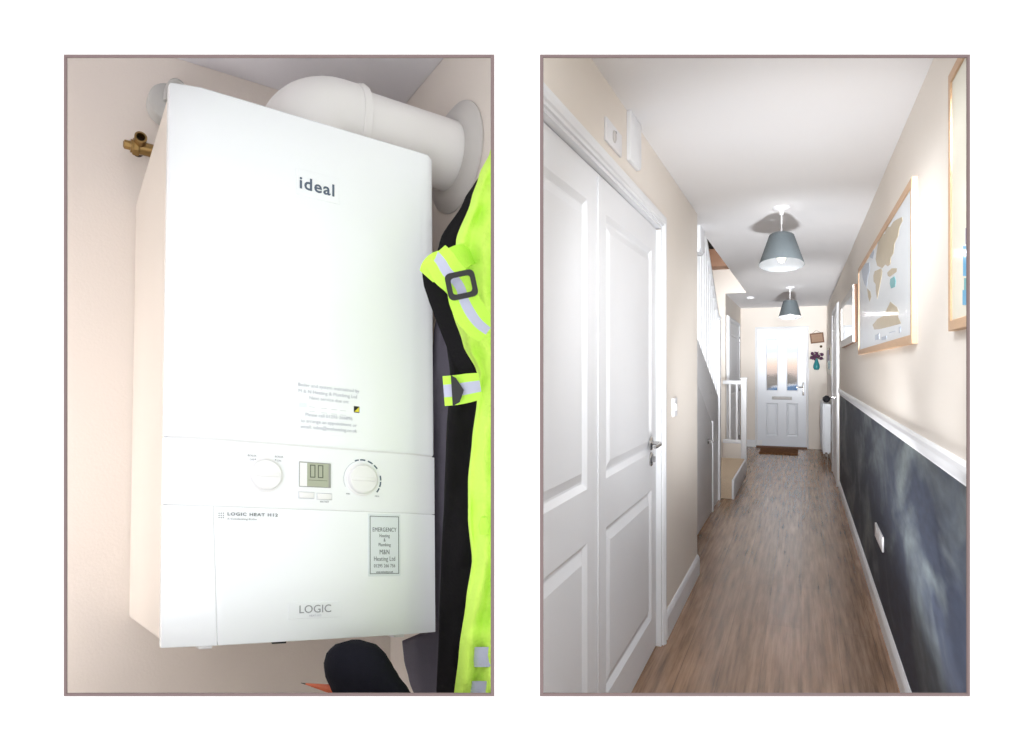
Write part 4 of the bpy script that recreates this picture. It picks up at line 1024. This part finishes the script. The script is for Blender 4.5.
landp(bm, zz([(105, 330), (112, 290), (120, 262), (140, 250), (143, 225), (160, 225), (172, 205), (186, 195), (206, 185), (208, 200), (196, 225), (190, 262), (176, 290), (172, 330), (162, 345), (160, 372), (150, 380), (140, 372), (128, 388), (108, 378), (102, 352)]), 0)
landp(bm, zz([(98, 400), (124, 388), (128, 402), (122, 440), (114, 480), (108, 508), (103, 480), (102, 450), (94, 440), (93, 418)]), 0)
landp(bm, zz([(148, 405), (166, 388), (186, 388), (184, 402), (158, 422), (150, 418)]), 0)
landp(bm, zz([(160, 430), (176, 420), (181, 440), (178, 462), (163, 468), (158, 450)]), 2)
landp(bm, zz([(90, 612), (110, 588), (135, 575), (160, 520), (186, 542), (192, 560), (190, 580), (202, 606), (160, 618), (120, 628), (96, 630)]), 0)
landp(bm, zz([(78, 318), (92, 300), (96, 325), (90, 350), (78, 345)]), 1)
landp(bm, zz([(46, 395), (60, 370), (76, 365), (78, 400), (70, 430), (66, 462), (58, 452), (50, 425)]), 1)
landp(bm, zz([(68, 468), (80, 480), (84, 500), (78, 520), (72, 500)]), 0)
landp(bm, zz([(106, 285), (112, 272), (112, 288), (107, 294)]), 1)
landp(bm, zz([(124, 248), (132, 240), (130, 262), (124, 262)]), 1)
landp(bm, zz([(194, 622), (201, 616), (201, 640), (194, 645)]), 1)
landp(bm, zz([(100, 652), (116, 646), (116, 668), (100, 673)]), 1)
landp(bm, zz([(125, 660), (145, 655), (145, 668), (125, 672)]), 1)
landp(bm, zz([(155, 642), (180, 634), (180, 637), (155, 645)]), 1)
obj('map_print', bm, [M['land'], M['land2'], M['teal']], mp_)
# nearest picture, cut by the opening
yA2, yB2 = 1.75, pX(948, 260, XFp).y
zB2 = pX(950, 331, XFp).z; zT2 = pX(950, 72, XFp).z
np_ = thing('framed_blue_picture', 'tall oak framed picture with bright blue shapes at far right', 'picture', Vector((XR, (yA2+yB2)/2, zB2)))
xs2 = frame_pic(np_, yA2-.2, yB2, zB2, zT2, .030, FD, M['oak'], M['mount'])
bm = nb()
def q2(x0, y0, x1, y1, mi): landp(bm, [(x0, y0), (x1, y0), (x1, y1), (x0, y1)], mi)
xs_ = xs2
q2(963.5, 246, 975, 276, 0); q2(964.5, 278, 975, 290, 1); q2(963, 290, 976, 305, 0); q2(966, 228, 975, 244, 2)
obj('print', bm, [M['blueprint'], M['teal'], M['purple']], np_)
# small mirror further along
yA3, yB3 = pX(854, 320, XR-.025).y, pX(841.5, 330, XR-.025).y
zT3 = (pX(854, 288, XR-.025).z+pX(842, 299.5, XR-.025).z)/2; zB3 = (pX(854, 343.5, XR-.025).z+pX(842, 346.5, XR-.025).z)/2
m3 = thing('framed_mirror', 'small wall mirror in a silvery frame beyond the world map', 'mirror', Vector((XR, (yA3+yB3)/2, zB3)))
bm = nb(); box(bm, (XR-.024, yA3, zB3), (XR, yB3, zT3), .003); obj('backing', bm, M['darkframe'], m3)
frame_pic(m3, yA3+.004, yB3-.004, zB3+.004, zT3-.004, .06, .034, M['silverframe'], M['mirror'], .006)
# socket on the chalkboard
a_, b_ = pX(875, 520, XR-.01), pX(883, 551, XR)
cz = (pX(874.5, 521, XR-.01).z+pX(874.5, 541, XR-.01).z)/2
so = thing('wall_socket', 'white plastic socket plate on the chalkboard wall', 'socket', Vector((XR, (a_.y+b_.y)/2, cz)))
y1_, y0_ = pX(874.3, 535, XR-.012).y, pX(881.5, 535, XR-.012).y; cz += .014
bm = nb(); box(bm, (XR-.010, y0_, cz-.040), (XR, y1_, cz+.040), .003); obj('plate', bm, M['plastic'], so, None, True)
bm = nb()
for k in (-.22, .22):
    bm = nb(); yc_ = (y0_+y1_)/2+k*(y1_-y0_); box(bm, (XR-.0115, yc_-.012, cz+.004), (XR-.0095, yc_+.012, cz+.026), .0008); obj('switch', bm, M['plastic'], so)

# ---------------------------------------------------------------- pendants, smoke alarm
TL = math.radians(-6)                         # the oval shades hang slightly tipped
def pendant(cx, cy, zb, zt, rb, rt, label):
    t = thing('pendant_lamp', label, 'lamp', Vector((cx, cy, H)), 'tapered blue-grey pendant lamps in the hall')
    b = nb(); lathe(b, [(.052, 0), (.052, .012), (.044, .02), (.022, .026), (.014, .03), (.012, .05)], (cx, cy, H), (0, 0, -1), 32); obj('ceiling_rose', b, M['plastic'], t, None, True)
    b = nb(); tube(b, [(cx, cy, H-.04), (cx, cy, zt-.03)], .0045, 10); obj('cord', b, M['plastic'], t, None, True)
    hang = lambda p: Vector((p[0], cy+(p[1]-cy)*1.42*math.cos(TL)+(p[2]-zt)*math.sin(TL)*-1, zt+(p[2]-zt)*math.cos(TL)+(p[1]-cy)*1.42*math.sin(TL)))
    b = nb(); lathe(b, [(rb, zb), (rt, zt), (rt-.0015, zt), (rb-.0015, zb)], (cx, cy, 0), (0, 0, 1), 56, closed=True)
    n0 = len(b.faces)
    for i, f in enumerate(b.faces): f.material_index = 1 if i >= 112 else 0
    vsb = list(b.verts); 
    for i in range(56): b.faces.new((vsb[i], vsb[(i+1) % 56], vsb[168+(i+1) % 56], vsb[168+i]))
    obj('lamp_shade', b, [M['shade'], M['shade_in']], t, hang, True)
    b = nb(); 
    for a in (0, 120, 240):
        a = math.radians(a); tube(b, [(cx+.02*math.cos(a), cy+.02*math.sin(a), zt-.02), (cx+(rt-.001)*math.cos(a), cy+(rt-.001)*math.sin(a), zt-.004)], .0015, 6)
    lathe(b, [(.021, 0), (.021, .008)], (cx, cy, zt-.024), (0, 0, 1), 20)
    lathe(b, [(.018, 0), (.02, .02), (.02, .06), (.012, .075)], (cx, cy, zt-.09), (0, 0, 1), 20); obj('lamp_holder', b, M['plastic'], t, None, True)
    b = nb(); lathe(b, [(.002, -.075), (.018, -.068), (.029, -.045), (.026, -.02), (.014, 0), (.013, .015)], (cx, cy, zt-.1), (0, 0, 1), 24); obj('bulb', b, M['bulb'], t, None, True)
M['bulb'] = mat('frosted_bulb', (245, 240, 230), .5, var=0, emit=(255, 236, 210), es=.25)
l1 = pZ(781.5, 207, H); d_ = (l1-EY).dot(FW)
def zat(py, d): return EYE+(PY0-py)/F*d
r_b = 21.5/F*d_; 
pendant(l1.x, l1.y, zat(265.5, d_), zat(236, d_), r_b, r_b*.55, 'nearer tapered blue-grey pendant lamp hanging large in the hall')
l2 = pZ(790, 287, H); d2_ = (l2-EY).dot(FW); r2b = 10.8/F*d2_
pendant(l2.x, l2.y, zat(317.5, d2_), zat(301.5, d2_), r2b, r2b*.6, 'farther tapered blue-grey pendant lamp near the front door')
c = pZ(750.5, 297, H); sm = thing('smoke_alarm', 'round white smoke alarm on the ceiling before the front door', 'smoke alarm', c)
bm = nb(); lathe(bm, [(.055, 0), (.055, .012), (.045, .03), (.02, .034)], c, (0, 0, -1), 32); obj('housing', bm, M['plastic'], sm, None, True)

# ================================================================ LIGHT
w = bpy.data.worlds.new('daylight'); bpy.context.scene.world = w; w.use_nodes = True; nt = w.node_tree
bg = nt.nodes['Background']; tc = nt.nodes.new('ShaderNodeTexCoord'); sx = nt.nodes.new('ShaderNodeSeparateXYZ'); cr = nt.nodes.new('ShaderNodeValToRGB')
nt.links.new(tc.outputs['Generated'], sx.inputs[0]); nt.links.new(sx.outputs['Z'], cr.inputs['Fac']); nt.links.new(cr.outputs['Color'], bg.inputs['Color'])
mr = nt.nodes.new('ShaderNodeMapRange'); mr.inputs['From Min'].default_value = -.1; mr.inputs['From Max'].default_value = .1
nt.links.new(sx.outputs['Z'], mr.inputs['Value']); nt.links.new(mr.outputs['Result'], cr.inputs['Fac'])
e = cr.color_ramp.elements; e[0].position = .3; e[0].color = (1, 1, 1, 1); e[1].position = .44; e[1].color = (.5, .4, .36, 1)
for pos, c_ in ((.52, (.86, .66, .54, 1)), (.57, (.92, .82, .76, 1)), (.60, (.72, .75, .80, 1)), (.63, (.80, .85, .92, 1)), (.67, (1, 1, 1, 1))):
    x = e.new(pos); x.color = c_
bg.inputs['Strength'].default_value = 1.35
def area(name, loc, direction, sx_, sy_, power, col=(1, 1, 1)):
    l = bpy.data.lights.new(name, 'AREA'); l.shape = 'RECTANGLE'; l.size = sx_; l.size_y = sy_; l.energy = power; l.color = col
    o = bpy.data.objects.new(name, l); COL.objects.link(o); o.location = loc; o.rotation_euler = Vector(direction).to_track_quat('-Z', 'Y').to_euler(); return o
def point(name, loc, power, col=(1, 1, 1), r=.03):
    l = bpy.data.lights.new(name, 'POINT'); l.energy = power; l.color = col; l.shadow_soft_size = r
    o = bpy.data.objects.new(name, l); COL.objects.link(o); o.location = loc; return o
def spot(name, loc, target, power, deg, col=(1, 1, 1), r=.1, blend=1):
    l = bpy.data.lights.new(name, 'SPOT'); l.energy = power; l.color = col; l.spot_size = math.radians(deg); l.spot_blend = blend; l.shadow_soft_size = r
    o = bpy.data.objects.new(name, l); COL.objects.link(o); o.location = loc; o.rotation_euler = (Vector(target)-Vector(loc)).to_track_quat('-Z', 'Y').to_euler(); return o
area('front_room_window', cw((-.1, -.25, -1.8))+EY, cw((.0, .08, 1)), 2.4, 1.5, 15.5, (.96, .98, 1))
area('cupboard_fill', cw((-.98, -.05, .79))+EY, cw((.22, .12, .5)), .2, 1.1, 3.5, (.99, .99, 1))  # fill added out of view on the left to brighten the cupboard walls
WARM = (1, .985, .965); COOL = (.94, .97, 1)
point('pendant_light', (l1.x, l1.y, zat(260, d_)), 4.5, WARM, .03)
point('pendant_light', (l2.x, l2.y, zat(315, d2_)), 5.5, WARM, .03)
spot('hall_fill_spot', (.0, 1.6, 2.0), (-.1, 5, .4), 44, 120, COOL)  # unseen fill spots added at the hall mouth to light its length
spot('hall_fill_spot', (.25, 1.6, 2.1), (-.64, 3.4, .0), 24, 110, COOL, .2)
spot('hall_fill_spot', (.05, 1.6, 2.1), (.05, 9, .5), 300, 46, COOL)
spot('hall_fill_spot', (.28, 1.6, 2.1), (-.25, 12.8, .9), 950, 19, COOL)
spot('hall_low_fill', (.2, 1.75, .35), (-.1, 4.6, 2.4), 125, 76, COOL)  # low fill spots added below the view to brighten the hall ceiling
spot('hall_low_fill', (.15, 1.75, .35), (-.15, 8, 2.45), 750, 42, COOL)
spot('hall_low_fill', (.3, 1.75, .35), (-.2, 12, 2.5), 3200, 20, COOL)
area('stairwell_fill', (-1.2, 7, 4.25), (0, 0, -1), .7, 3.0, 16, (.94, .97, 1))  # overhead fill added under the closed roof to brighten the stairs

# ================================================================ CAMERA
cam = bpy.data.cameras.new('camera'); co = bpy.data.objects.new('camera', cam); COL.objects.link(co)
cam.sensor_fit = 'HORIZONTAL'; cam.sensor_width = 36; cam.lens = F/1024*36
cam.shift_y = -(375.5-PY0)/1024
co.location = EY; co.rotation_euler = (math.pi/2, 0, YAW*0+YAW*1)
co.rotation_euler = FW.to_track_quat('-Z', 'Y').to_euler(); cam.clip_start = .01; cam.clip_end = 300
bpy.context.scene.camera = co
vs = bpy.context.scene.view_settings; vs.view_transform = 'Standard'; vs.look = 'None'; vs.gamma = 1; vs.use_curve_mapping = False; vs.exposure = 0
